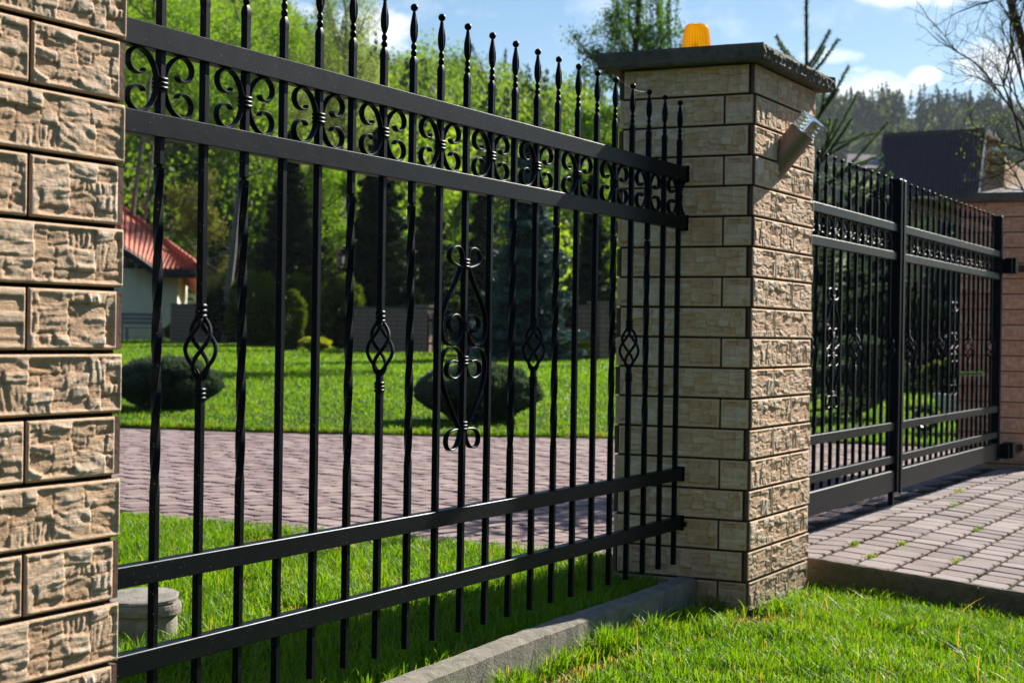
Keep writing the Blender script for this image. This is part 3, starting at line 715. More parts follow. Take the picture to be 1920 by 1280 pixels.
Tr, L = leaf('right gate leaf hung on the farthest pillar', 3.405, 6.43, [3.702 + .1556 * i for i in range(17)], 'BTPPTBTPOPTBTPPTB', False, True)
for z0 in (.12, 1.50):
    rail(Tr, L + .001, L + .06, .19, .30, z0, z0 + .11, 'hinge'); rail(Tr, L + .061, L + .16, .17, .25, z0 - .0, z0 + .12, 'hinge', .004); rail(Tr, L + .161, 7.0 - 3.405 - .002, .19, .23, z0 + .03, z0 + .08, 'hinge')
for z0 in (.12, 1.50):
    rail(Tl, -.045, -.001, .22, .30, z0, z0 + .1, 'hinge')
# ------------------------------------------------------------------ lamp and beacon on the pillar
s = NT('brushed_steel'); n = s.noise(30, 4, .6, sc=(30, 1, 1)); MAT['steel'] = s.set(s.mix(n, (.20, .165, .15), (.30, .26, .245)), s.math('ADD', s.math('MULTIPLY', n, .12), .46), .5, .72)
s = NT('lamp_glass'); s.set((.93, .97, .97), .04, .5); s.b.inputs['Transmission Weight'].default_value = 1; s.b.inputs['IOR'].default_value = 1.47; MAT['glass'] = s.m
T = thing('wall_lamp', 'slanted brushed steel lamp with a ribbed glass head on the sunny pillar face', 'lamp', (.305, 0, 1.724))
ax = np.array([0, -.64, .768]); uu = np.array([1., 0, 0]); vv = np.cross(ax, uu)
def cyl(b, r0, a0, r1, a1, seg=32, cut=False):
    rr = []
    for r, a in ((r0, a0), (r1, a1)):
        ring = []
        for q in np.arange(seg) * 2 * math.pi / seg:
            p = r * (math.cos(q) * uu + math.sin(q) * vv)
            if cut and a == a0: t = (-.001 - p[1]) / ax[1]; p = p + ax * t       # mitred flat against the wall
            else: p = p + ax * a
            ring.append(p)
        rr.append(ring)
    b.rings(rr)
b = MB(); cyl(b, .055, 0, .055, .146, cut=True); b.build('lamp_body', MAT['steel'], T, False)
bpy.data.objects['lamp_body'].data.shade_smooth(); bpy.data.objects['lamp_body'].data.set_sharp_from_angle(angle=R(35))
b = MB(); cyl(b, .040, .147, .040, .205, 28)
cyl(b, .054, .1475, .054, .157, 32); cyl(b, .052, .165, .052, .174, 32); cyl(b, .052, .182, .052, .191, 32); cyl(b, .055, .199, .055, .211, 32)
o = b.build('glass_head', MAT['glass'], T)
for q in (0, 1):
    b = MB(); p = vv * 0 + uu * (-.0555) + ax * -.02 + vv * (-.01); b.tube([p, p + uu * -.005], .004, 8); b.build('screw', MAT['steel'], T); break
s = NT('amber_plastic'); s.set((.75, .42, .01), .18, .6); tr = s.N.new('ShaderNodeBsdfTranslucent'); tr.inputs[0].default_value = (.80, .52, .01, 1); tp = s.N.new('ShaderNodeBsdfTransparent'); tp.inputs[0].default_value = (1, .72, .03, 1)
m1 = s.N.new('ShaderNodeMixShader'); m1.inputs[0].default_value = .62; s.L.new(s.b.outputs[0], m1.inputs[1]); s.L.new(tr.outputs[0], m1.inputs[2]); m2 = s.N.new('ShaderNodeMixShader'); m2.inputs[0].default_value = .25; s.L.new(m1.outputs[0], m2.inputs[1]); s.L.new(tp.outputs[0], m2.inputs[2]); s.L.new(m2.outputs[0], s.N['Material Output'].inputs[0]); MAT['amber'] = s.m
bp = atx(1306, 66, .36); T = thing('beacon_lamp', 'ribbed amber warning beacon on top of the lamp pillar', 'beacon', (.36, float(bp[1]), 2.137))
b = MB(); rr = []
for z, r in ((.018, .0595), (.03, .0590), (.06, .0560), (.09, .0525), (.115, .0495), (.130, .0455), (.139, .039), (.1435, .028), (.145, .012)):
    z = .018 + (z - .018) * 1.28; r *= 1.08; rr.append([((r + .0022 * (1 if q % 4 < 2 else -1)) * math.cos(q * math.pi / 60), (r + .0022 * (1 if q % 4 < 2 else -1)) * math.sin(q * math.pi / 60), z) for q in range(120)])
b.rings(rr); b.build('lens', MAT['amber'], T)
b = MB(); b.lathe([(.069, 0), (.069, .012), (.066, .0175)], seg=36); b.build('base', MAT['mortar'], T)
b = MB(); b.lathe([(.010, .0178), (.010, .06), (.016, .065), (.018, .085), (.010, .1)], seg=12); b.build('bulb', mat_simple('bulb_metal', (.6, .55, .4), .3, metal=.6), T)
# ------------------------------------------------------------------ concrete inspection ring in the grass
T = thing('inspection_chamber', 'round concrete inspection ring with a cracked lid in the grass', 'manhole', (-2.027, 1.371, -.05)); T.scale = (.75, .75, .95)
b = MB(); b.lathe([(.158, -.05), (.156, .10), (.152, .128), (.171, .130), (.173, .148), (.170, .163), (.10, .164)], seg=48); b.build('ring', MAT['concrete'], T, False)
b = MB(); rr = []; rg = np.random.default_rng(4)
for r, z in ((.155, .171), (.165, .171), (.166, .182), (.158, .186), (.02, .188)):
    rr.append([((r - (.018 * (1 if 282 < q * 7.5 < 318 else 0) if r > .12 else 0) + rg.normal(0, .0008)) * math.cos(R(q * 7.5)), r * math.sin(R(q * 7.5)), z + .01 * math.cos(R(q * 7.5)) * r / .16) for q in range(48)])
b.rings(rr); b.build('lid', mat_concrete('lid_concrete', (.36, .33, .29), .05), T)
# fine spider thread between finials
b = MB(); A_ = np.array([-3.300 + .1603 * 16, .288, 1.932]); B_ = np.array([-3.300 + .1603 * 18, .288, 1.918])
b.tube([A_ + (B_ - A_) * t + np.array([0, 0, -.02 * math.sin(math.pi * t)]) for t in np.linspace(0, 1, 9)], .0006, 5)
tag(b.build('cobweb', mat_simple('silk', (.7, .7, .66), .4)), 'thin cobweb thread slung between fence finials beside the pillar', 'cobweb')
# ------------------------------------------------------------------ foliage
def leafset(b, P, size, rg, flat=0., asp=1.0, val=None, dirs=None):
    """small leaf-shaped faces (one folded-free quad each) at points P"""
    n = len(P); size = np.broadcast_to(size, (n,)) * rg.uniform(.6, 1.35, n)
    N = rg.normal(size=(n, 3)); N[:, 2] = N[:, 2] * (1 - flat) + flat * 1.2; N /= np.linalg.norm(N, axis=1)[:, None]
    U = np.cross(N, rg.normal(size=(n, 3))) if dirs is None else dirs + rg.normal(0, .25, (n, 3)); U /= np.linalg.norm(U, axis=1)[:, None] + 1e-9
    W = np.cross(N, U); W /= np.linalg.norm(W, axis=1)[:, None] + 1e-9; s = size[:, None] / 2
    V = np.stack([P - U * s * asp, P - W * s * .8 / asp ** .5, P + U * s * asp, P + W * s * .8 / asp ** .5], 1).reshape(-1, 3)
    i = np.arange(n)[:, None] * 4; v = rg.random(n) if val is None else np.clip(val + rg.normal(0, .12, n), 0, 1)
    b.add(V, i + [0, 1, 2, 3], np.repeat(v, 4))
L_SPRING = mat_leaf('spring_leaves', (.055, .13, .010), (.23, .36, .022), .5)
L_MID = mat_leaf('green_leaves', (.030, .075, .012), (.10, .20, .025), .45)
L_PALE = mat_leaf('pale_catkin_leaves', (.11, .17, .04), (.34, .40, .13), .5, (1.2, 1.25, .8))
L_OLIVE = mat_leaf('olive_leaves', (.10, .12, .02), (.26, .27, .06), .4, (1.2, 1.2, .7))
L_DARK = mat_leaf('dark_needles', (.004, .010, .005), (.022, .042, .014), .1, rough=.7, spec=.05)
L_BLUE = mat_leaf('blue_needles', (.020, .048, .042), (.105, .19, .175), .15, (1, 1.1, 1), rough=.6, scale=1.5)
L_HEDGE = mat_leaf('hedge_leaves', (.012, .024, .006), (.13, .17, .02), .3, scale=1.2)
L_PINE = mat_leaf('mugo_needles', (.005, .012, .011), (.13, .185, .14), .15, scale=3)
L_YEL = mat_leaf('yellow_blossom', (.62, .42, .01), (.9, .72, .03), .4, (1.2, 1.1, .6))
L_YG = mat_leaf('lime_shrub_leaves', (.13, .16, .01), (.38, .38, .03), .4)
BARK = mat_simple('bark', (.055, .042, .030), .95, .45, 14, .02); BARKP = mat_simple('pale_bark', (.16, .14, .115), .9, .5, 9, .02)
def base_at(px, d, z=None):
    r = ray(px, 700); p = CAM + r * d; zz = float(ground_z(p[0], p[1])) if z is None else z
    return np.array([p[0], p[1], zz])
def z_at(py, d, px=960): return float((CAM + ray(px, py) * d)[2])
def width(n_px, d): return n_px / FPX * d
def limbs(b, p0, p1, r0, r1, rg, wig=.06, n=7):
    p0, p1 = np.array(p0, float), np.array(p1, float); L = np.linalg.norm(p1 - p0); P = [p0 + (p1 - p0) * t for t in np.linspace(0, 1, n)]
    off = np.zeros(3)
    for i in range(1, n - 1): off = off * .6 + rg.normal(0, wig * L / n, 3); P[i] = P[i] + off
    b.tube(P, np.linspace(r0, r1, n), 6); return P
def broadleaf(label, px, d, top, bot, w, mat, n_leaf, size, seed, bark=None, lean=(0, 0), group=None, clumps=26, droop=0., name='broadleaf_tree', trunk_r=None, cat='tree', density_pow=.5, zbase=None, spread=1.):
    """top/bot: picture rows of crown top and bottom, w: crown width in picture columns, all at distance d"""
    n_leaf = int(n_leaf * 1.7); size *= .76
    rg = np.random.default_rng(seed); B = base_at(px, d, zbase); zt, zb = z_at(top, d, px), z_at(bot, d, px); W = width(w, d) / 2
    T = thing(name, label, cat, B, group); cz = (zt + zb) / 2 - B[2]; hz = (zt - zb) / 2; lx, ly = lean
    tr = MB(); tr_r = trunk_r or max(.06, hz * .045); tp = np.array([lx, ly, cz + hz * .55])
    P = limbs(tr, (0, 0, -.1), tp, tr_r, tr_r * .25, rg, .05, 9)
    cl = MB(); C = []
    for k in range(clumps):
        v = rg.normal(size=3); v /= np.linalg.norm(v); r = rg.random() ** density_pow
        c = np.array([lx + v[0] * W * r, ly + v[1] * W * r, cz + v[2] * hz * r]); C.append(c)
        s_ = P[min(8, 3 + int((v[2] * r + 1) * 2.8))]; limbs(tr, s_, c, tr_r * .32, tr_r * .05, rg, .12, 5)
    tr.build('trunk', bark or BARK, T)
    C = np.array(C); per = rg.dirichlet(np.ones(clumps) * 3); pts = []; val = []
    for c, q in zip(C, per):
        m = int(n_leaf * q); cr = W * .36 * rg.uniform(.55, 1.25) * spread; o = rg.normal(size=(m, 3)); o /= np.linalg.norm(o, axis=1)[:, None]; rr = cr * rg.random(m)[:, None] ** .42
        o = o * rr; o[:, 2] = o[:, 2] * .75 - droop * np.abs(rg.random(m)) * hz * .6; pts.append(c + o); val.append(np.full(m, rg.uniform(.15, .85)))
    pts = np.concatenate(pts); leafset(cl, pts, size, rg, .2, 1.2, np.concatenate(val)); cl.build('crown', mat, T)
    return T
def conifer(label, px, d, top, bot, w, mat, seed, size=.1, n=16000, group=None, name='spruce_tree', shape=1.0, layers=None, base=None, droop=.45, cat='spruce', irr=.4):
    n = int(n * 1.6)
    rg = np.random.default_rng(seed); B = base_at(px, d) if base is None else np.array(base, float); zt = z_at(top, d, px) - B[2]; zb = z_at(bot, d, px) - B[2]; W = width(w, d) / 2
    T = thing(name, label, cat, B, group); tr = MB(); r0 = max(.05, zt * .016); tr.tube([(0, 0, -.1), (0.02, 0, zt * .5), (0, 0, zt * .98)], [r0, r0 * .6, .012], 7)
    L = layers or max(12, int((zt - zb) / .30)); pts = []; dr = []; vv = []; tot = 0
    for i in range(L):
        t = (i + rg.uniform(-.6, .6)) / L; t = min(max(t, 0), .995); z = zb + (zt - zb) * t; R_ = W * (1 - t) ** shape + .02; nb = int(6 + 7 * (1 - t)); a0 = rg.random() * 6
        for k in range(nb):
            a = a0 + k * 2 * math.pi / nb + rg.normal(0, .15); r = R_ * rg.uniform(1 - irr, 1 + irr * .6); tip = np.array([math.cos(a) * r, math.sin(a) * r, z - droop * r * .6 + .10 * r])
            p0 = np.array([0, 0, z]); tr.tube([p0, (p0 + tip) / 2 + np.array([0, 0, -droop * r * .12]), tip], [.012 + .012 * (1 - t) * W, .01, .004], 4)
            m = max(12, int(n * (r + .1) / (L * 10 * (W * .55 + .1)))); s_ = rg.random(m) ** .6
            c = p0 + (tip - p0) * s_[:, None]; c[:, 2] -= droop * r * .25 * np.sin(s_ * math.pi)
            lat = np.array([-math.sin(a), math.cos(a), 0]); sp_ = rg.normal(0, 1, m) * (.14 + .30 * (1 - s_)) * r * .6
            c = c + lat * sp_[:, None]; c[:, 2] -= np.abs(sp_) * .35 + rg.random(m) * size * .8; pts.append(c)
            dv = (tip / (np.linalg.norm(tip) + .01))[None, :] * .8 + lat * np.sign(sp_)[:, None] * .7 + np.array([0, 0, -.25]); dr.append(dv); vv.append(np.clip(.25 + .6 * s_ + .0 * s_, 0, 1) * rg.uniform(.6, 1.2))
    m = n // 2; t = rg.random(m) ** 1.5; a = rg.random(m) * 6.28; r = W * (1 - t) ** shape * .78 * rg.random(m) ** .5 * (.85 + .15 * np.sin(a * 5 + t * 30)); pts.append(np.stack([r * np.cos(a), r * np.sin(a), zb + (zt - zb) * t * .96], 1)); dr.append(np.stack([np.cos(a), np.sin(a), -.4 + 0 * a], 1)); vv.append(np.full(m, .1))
    cl = MB(); leafset(cl, np.concatenate(pts), size, rg, .3, 1.7, np.concatenate(vv), np.concatenate(dr)); tr.build('trunk', BARK, T); cl.build('crown', mat, T); return T
def shrub(label, px, d, top, bot, w, mat, n, size, seed, name='shrub', cat='shrub', group=None, under=.45, zbase=None, lobes=26, flat=.0, cone=0., cl0=.82):
    """dense low bush: leaf tufts over a lumpy ellipsoid, twiggy stems under it"""
    rg = np.random.default_rng(seed); B = base_at(px, d, zbase); zt, zb = z_at(top, d, px) - B[2], z_at(bot, d, px) - B[2]; W = width(w, d) / 2; cz, hz = (zt + zb) / 2, (zt - zb) / 2
    T = thing(name, label, cat, B, group); st = MB(); cl = MB()
    for k in range(14):
        a = rg.random() * 6.28; r = rg.uniform(.3, .8) * W; limbs(st, (rg.normal(0, .02), rg.normal(0, .02), -.03), (r * math.cos(a), r * math.sin(a), cz + rg.uniform(-.6, .1) * hz), .022, .006, rg, .1, 5)
    st.build('stem', BARK, T); V = rg.normal(size=(n, 3)); V /= np.linalg.norm(V, axis=1)[:, None]
    lo = rg.normal(size=(lobes, 3)); lo /= np.linalg.norm(lo, axis=1)[:, None]; dd = (V @ lo.T).max(1); r = (.68 + .38 * np.clip((dd - cl0) / (1 - cl0), 0, 1)) * rg.random(n) ** .13
    P = V * r[:, None]; sc_ = np.where(P[:, 2] < -under, np.clip(1 - (-under - P[:, 2]) / (1.02 - under) * cone, .1, 1), 1); P[:, 0] *= sc_; P[:, 1] *= sc_
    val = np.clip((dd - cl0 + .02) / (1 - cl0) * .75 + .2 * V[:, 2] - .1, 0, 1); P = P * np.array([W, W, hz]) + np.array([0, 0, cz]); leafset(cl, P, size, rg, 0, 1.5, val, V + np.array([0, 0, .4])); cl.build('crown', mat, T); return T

# ------------------------------------------------------------------ hills
def interp_px(tab, px): t = np.array(tab, float); return np.interp(px, t[:, 0], t[:, 1])
SKY1 = [(-900, 40), (-200, -60), (230, -90), (400, 20), (520, 130), (640, 190), (740, 205), (830, 205), (900, 235), (960, 255), (1040, 285), (1100, 300), (1200, 400), (1330, 600), (1420, 640), (1900, 640)]
def polar(px, r): rr = ray(px, 640); h = np.array([rr[0], rr[1]]); h /= np.linalg.norm(h); return CAM[0] + h[0] * r, CAM[1] + h[1] * r
def hill_z(px, r, sky, r0, r1, z0=.7):
    ang = (632 - interp_px(sky, px)) / FPX * 1.0; zt = CAM[2] + ang * r1 * .97; t = np.clip((r - r0) / (r1 - r0), 0, 1); return z0 + (zt - z0) * np.where(t < 1, t ** 1.25, 1) - np.clip(r - r1, 0, 1e9) * .25
def hill_mesh(name, sky, r0, r1, r2, mat, px0, px1, z0):
    PX = np.linspace(px0, px1, 90); RR = np.concatenate([np.linspace(r0, r1, 26), np.linspace(r1 * 1.02, r2, 6)]); V = []
    for px in PX:
        for r in RR: x, y = polar(px, r); V.append((x, y, float(hill_z(px, r, sky, r0, r1, z0)) + (1.2 * math.sin(px * .031 + r * .05) * min(1, (r - r0) / 20)) - (.3 if r == r0 else 0)))
    n = len(RR); i = np.arange(len(PX) * n).reshape(len(PX), n); b = MB(); b.add(V, np.stack([i[:-1, :-1], i[:-1, 1:], i[1:, 1:], i[1:, :-1]], -1).reshape(-1, 4)[:, ::-1]); return tag(b.build(name, mat, None, True), kind='structure')
M_H1 = mat_ground('forest_floor', (.035, .06, .012), (.09, .13, .02), .05, None, .4, .8)
M_H2 = mat_ground('far_meadow', (.13, .20, .035), (.26, .30, .07), .012, (.05, .09, .02), .6, .25)
hill_mesh('hill', SKY1, 62, 210, 300, M_H1, -900, 1900, .55)
SKY2 = [(1000, 240), (1300, 205), (1500, 196), (1560, 205), (1640, 203), (1700, 208), (1760, 206), (1850, 215), (1920, 232), (2100, 300), (2600, 420), (3200, 560)]
hill_mesh('far_hill', SKY2, 210, 560, 800, M_H2, 900, 3200, -6)
# woods on the hills: far-off mass of trees
def wood(name, mats, n, sky, r0, r1, px0, px1, z0, hgt, wid, leaves, lsize, seed, keep=None, conif=.2, zg=0):
    rg = np.random.default_rng(seed); b = [MB(), MB()]
    t_ = rg.random(n) ** .62; RR = r0 + (r1 - r0) * t_; PX = rg.uniform(px0, px1, n)
    for px, r in zip(PX, RR):
        if keep and not keep(px, r, rg): continue
        x, y = polar(px, r); z = float(hill_z(px, r, sky, r0 if not zg else zg, r1, z0)); h = hgt * rg.uniform(.65, 1.25); w = wid * rg.uniform(.6, 1.3)
        if rg.random() < conif:
            m = int(leaves * .9); t = rg.random(m) ** .7; a = rg.random(m) * 6.28; rad = w * .62 * t * (rg.random(m) ** .35) * (.75 + .25 * np.sin(t * 40)); P = np.stack([x + rad * np.cos(a), y + rad * np.sin(a), z + h * 1.15 * (1 - t) + .3], 1)
            leafset(b[1], P, lsize, rg, .2, 1.3, np.full(m, rg.uniform(.1, .9)))
        else:
            m = leaves; k = 7; C = rg.normal(size=(k, 3)) * np.array([.26, .26, .22]); j = rg.integers(0, k, m); o = rg.normal(size=(m, 3)); o /= np.linalg.norm(o, axis=1)[:, None]; o *= .25 * rg.random(m)[:, None] ** .4
            P = (C[j] + o) * np.array([w, w, h * .9]) + np.array([x, y, z + h * .56]); leafset(b[0], P, lsize, rg, .2, 1.1, np.full(m, rg.random()))
    for q, (nm, mt) in enumerate(zip((name, name), mats)):
        if b[q].n: tag(b[q].build(name if q == 0 else 'conifer_wood', mt), kind='stuff')
M_W1 = mat_leaf('wood_spring', (.035, .085, .012), (.25, .35, .035), .45, scale=.06); M_W2 = mat_leaf('wood_dark', (.012, .03, .014), (.05, .09, .025), .2, scale=.05)
wood('wood', (M_W1, M_W2), 1150, SKY1, 74, 212, 60, 1330, .55, 8.5, 6.0, 640, .31, 3, None, .16, zg=62)
M_W3 = mat_leaf('far_wood_leaf', (.03, .07, .02), (.16, .22, .05), .3, scale=.02); M_W4 = mat_leaf('far_wood_dark', (.006, .026, .022), (.022, .062, .045), .05, scale=.02, spec=.02)
def k2(px, r, rg):
    lim = 395 if px < 1740 else 250
    if 1585 < px < 1728: lim = 505 + 22 * math.sin(px * .09)
    if 1500 < px <= 1585: lim = 330
    return r > lim + 40 * math.sin(px * .06) or rg.random() < .03
wood('far_wood', (M_W3, M_W4), 3600, SKY2, 300, 565, 1400, 2300, -6, 7.5, 4.6, 110, .8, 5, k2, .8, zg=210)

# ------------------------------------------------------------------ garden trees and shrubs behind the lawn
GW = 'trees standing behind the lawn'
broadleaf('tall bright green tree at the far left above the red roof', 285, 80.5, -140, 330, 300, L_SPRING, 12000, .16, 21, trunk_r=.16, clumps=40)
broadleaf('bright green tree right of the tall one above the red roof', 455, 87.8, -60, 290, 250, L_SPRING, 11000, .16, 22, clumps=38)
broadleaf('tall weeping tree with pale silvery green leaves in front of white cloud', 640, 67.1, -60, 350, 210, L_PALE, 15000, .095, 23, BARKP, clumps=46, droop=.5, density_pow=.42, spread=.8)
broadleaf('small rounded green tree lit through its leaves between the dark spruces', 590, 58.6, 265, 500, 150, L_SPRING, 7000, .11, 24, clumps=22, droop=.3)
broadleaf('pale olive weeping bush-like tree right of the red roof', 372, 73.2, 300, 560, 130, L_OLIVE, 7000, .12, 25, BARKP, clumps=26, droop=.4)
broadleaf('yellow-green weeping tree glowing behind the iron ornament', 850, 75.6, 330, 600, 150, L_SPRING, 8000, .13, 26, clumps=26, droop=.5)
broadleaf('bright green tree close behind the left edge of the lamp pillar', 1125, 53.7, 190, 520, 150, L_SPRING, 7000, .12, 27, clumps=24, droop=.2)
broadleaf('green tree with lit leaves between two dark trees', 720, 70.8, 250, 520, 120, L_MID, 6000, .12, 28, clumps=20)
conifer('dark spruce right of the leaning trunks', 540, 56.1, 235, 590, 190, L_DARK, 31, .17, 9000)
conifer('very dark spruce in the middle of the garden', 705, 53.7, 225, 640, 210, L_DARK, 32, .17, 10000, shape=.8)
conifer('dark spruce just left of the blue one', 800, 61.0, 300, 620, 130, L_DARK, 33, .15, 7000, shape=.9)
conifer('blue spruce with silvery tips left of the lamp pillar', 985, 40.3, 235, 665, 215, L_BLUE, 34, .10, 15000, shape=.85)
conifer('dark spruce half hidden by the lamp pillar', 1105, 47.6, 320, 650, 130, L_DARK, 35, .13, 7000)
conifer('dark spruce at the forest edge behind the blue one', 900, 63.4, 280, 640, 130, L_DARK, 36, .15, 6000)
# leaning bare trunks
for k, (label, xa, ya, xb, yb, d, r) in enumerate([('leaning grey trunk by the left pillar above the roof ridge', 240, 430, 266, 250, 60, .12), ('second thin leaning trunk close beside it', 262, 420, 287, 245, 62, .08), ('leaning grey trunk between the roof and the dark spruces', 416, 620, 447, 330, 52, .14)]):
    p = atd(xa, ya, d); q = atd(xb, yb, d); g_ = base_at(xa - (630 - ya) * .12 if ya < 600 else xa, d); T = thing('bare_tree', label, 'tree', g_); b = MB(); rg = np.random.default_rng(60 + k); tp = q + (q - p) * .6
    P = limbs(b, (0, 0, -.2), tp - g_, r, r * .45, rg, .02, 9); b.build('trunk', BARKP, T); b = MB()
    for j in range(7): s_ = P[3 + j % 5]; limbs(b, s_, np.array(s_) + rg.normal(0, 1, 3) * np.array([1, 1, .6]), .04, .01, rg, .15, 5)
    b.build('branch', BARKP, T)
# hedges and round shrubs at the end of the lawn
shrub('dark green hedge bush at the left end of the hedge, taller than wide', 478, 50.0, 505, 668, 110, L_HEDGE, 9000, .10, 41, name='hedge', cat='hedge', under=.9)
shrub('dark green hedge bush right behind the topiary ball', 548, 51.2, 512, 668, 120, L_HEDGE, 9000, .10, 141, name='hedge', cat='hedge', under=.9)
shrub('dark green hedge bush with light tips beside the brick garden wall', 622, 51.2, 505, 668, 125, L_HEDGE, 9000, .10, 42, name='hedge', cat='hedge', under=.9)
shrub('very dark hedge bush right of the leaning trunk', 418, 52.5, 540, 668, 90, L_DARK, 7000, .10, 142, name='hedge', cat='hedge', under=.9)
shrub('dark rounded topiary ball in front of the hedge', 545, 45.1, 545, 660, 60, L_HEDGE, 4000, .08, 43)
shrub('low dark shrub left of the grey garden wall', 650, 47.6, 575, 665, 55, L_DARK, 3500, .09, 44)
shrub('low lime green ground shrub under the hedge', 590, 41.5, 632, 655, 60, L_YG, 3000, .06, 45)
shrub('low lime green shrub near the lamp pillar', 1085, 41.5, 640, 668, 90, L_YG, 3500, .06, 46)
shrub('dark low shrub below the blue spruce', 900, 42.7, 600, 662, 110, L_DARK, 5000, .08, 47)
shrub('round green shrub under the red-roofed house', 333, 54.9, 602, 642, 50, L_HEDGE, 3500, .07, 48)
shrub('flat dark hedge along the plinth of the red-roofed house', 268, 56.1, 615, 645, 90, L_DARK, 4000, .07, 49)
# round mountain pines on the lawn
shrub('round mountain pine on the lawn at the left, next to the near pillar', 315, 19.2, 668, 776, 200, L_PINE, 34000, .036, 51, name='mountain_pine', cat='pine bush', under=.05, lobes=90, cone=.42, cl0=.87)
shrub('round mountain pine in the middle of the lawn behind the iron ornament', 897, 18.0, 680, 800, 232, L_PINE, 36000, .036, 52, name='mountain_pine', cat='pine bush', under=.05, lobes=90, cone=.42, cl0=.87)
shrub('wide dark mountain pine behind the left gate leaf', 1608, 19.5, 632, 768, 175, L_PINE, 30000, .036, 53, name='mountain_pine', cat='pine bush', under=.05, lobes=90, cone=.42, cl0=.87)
# behind the gate
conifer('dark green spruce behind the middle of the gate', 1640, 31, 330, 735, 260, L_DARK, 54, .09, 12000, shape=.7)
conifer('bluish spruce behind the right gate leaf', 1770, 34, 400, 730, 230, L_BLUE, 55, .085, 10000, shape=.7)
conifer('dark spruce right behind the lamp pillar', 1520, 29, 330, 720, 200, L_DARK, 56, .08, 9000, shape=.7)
shrub('dark broad shrub row under the spruces behind the gate', 1690, 28, 560, 700, 400, L_DARK, 18000, .08, 58)
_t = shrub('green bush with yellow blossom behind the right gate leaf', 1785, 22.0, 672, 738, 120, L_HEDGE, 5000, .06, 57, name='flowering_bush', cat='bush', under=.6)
_r = np.random.default_rng(5); _b = MB(); _v = _r.normal(size=(420, 3)); _v /= np.linalg.norm(_v, axis=1)[:, None]; leafset(_b, _v * np.array([.42, .42, .2]) * _r.uniform(.9, 1.05, (420, 1)) + np.array([0, 0, z_at(700, 22.) - _t.location.z]), .05, _r); _b.build('blossom', L_YEL, _t)
# loose tree with a side branch and wispy poplar shoots behind the pillar cap
def wispy():
    d = 38; rg = np.random.default_rng(71); B = base_at(1200, d); T = thing('wispy_tree', 'tree with wispy upright shoots and a leafy side branch beyond the pillar cap', 'tree', B); tr = MB(); cl = MB(); P_ = []; vv = []
    def W(px, py, dd=0): return atd(px, py, d + dd) - B
    trunk = [np.array([0, 0, -.1]), W(1195, 420), W(1188, 200), W(1192, 90), W(1200, -10), W(1210, -120)]; tr.tube(spline(trunk, 4), np.linspace(.13, .03, 21), 8)
    for a, c in (((1190, 190), (1075, 68)), ((1190, 170), (1110, 100)), ((1190, 130), (1140, 30)), ((1190, 200), (1250, 60)), ((1190, 150), (1235, 75)), ((1195, 240), (1120, 215)), ((1190, 120), (1175, -20)), ((1192, 260), (1300, 80))):
        P = limbs(tr, W(*a), W(c[0], c[1], rg.normal(0, .5)), .045, .012, rg, .1, 8)
        for q in P[2:]:
            m = 110; o = rg.normal(0, .15, (m, 3)); P_.append(q + o); vv.append(np.full(m, rg.uniform(.05, .6)))
            for j in range(2): e = q + rg.normal(0, .28, 3); limbs(tr, q, e, .012, .004, rg, .1, 4); o = rg.normal(0, .08, (90, 3)); P_.append(e + o); vv.append(np.full(90, rg.uniform(.1, .8)))
    for k in range(24):       # upright shoots
        x = rg.uniform(1150, 1285); y = rg.uniform(60, 150); t_ = rg.uniform(-90, 10); dd = rg.normal(0, .7); a, c = W(x + rg.normal(0, 6), y, dd), W(x, t_, dd); P = limbs(tr, a, c, .010, .003, rg, .03, 7)
        m = int(240); s_ = rg.random(m); P_.append(a + (c - a) * s_[:, None] + rg.normal(0, .035, (m, 3))); vv.append(np.full(m, rg.uniform(.5, 1)))
    leafset(cl, np.concatenate(P_), .05, rg, 0, 1.2, np.concatenate(vv)); tr.build('trunk', BARK, T); cl.build('crown', L_MID, T)
wispy()
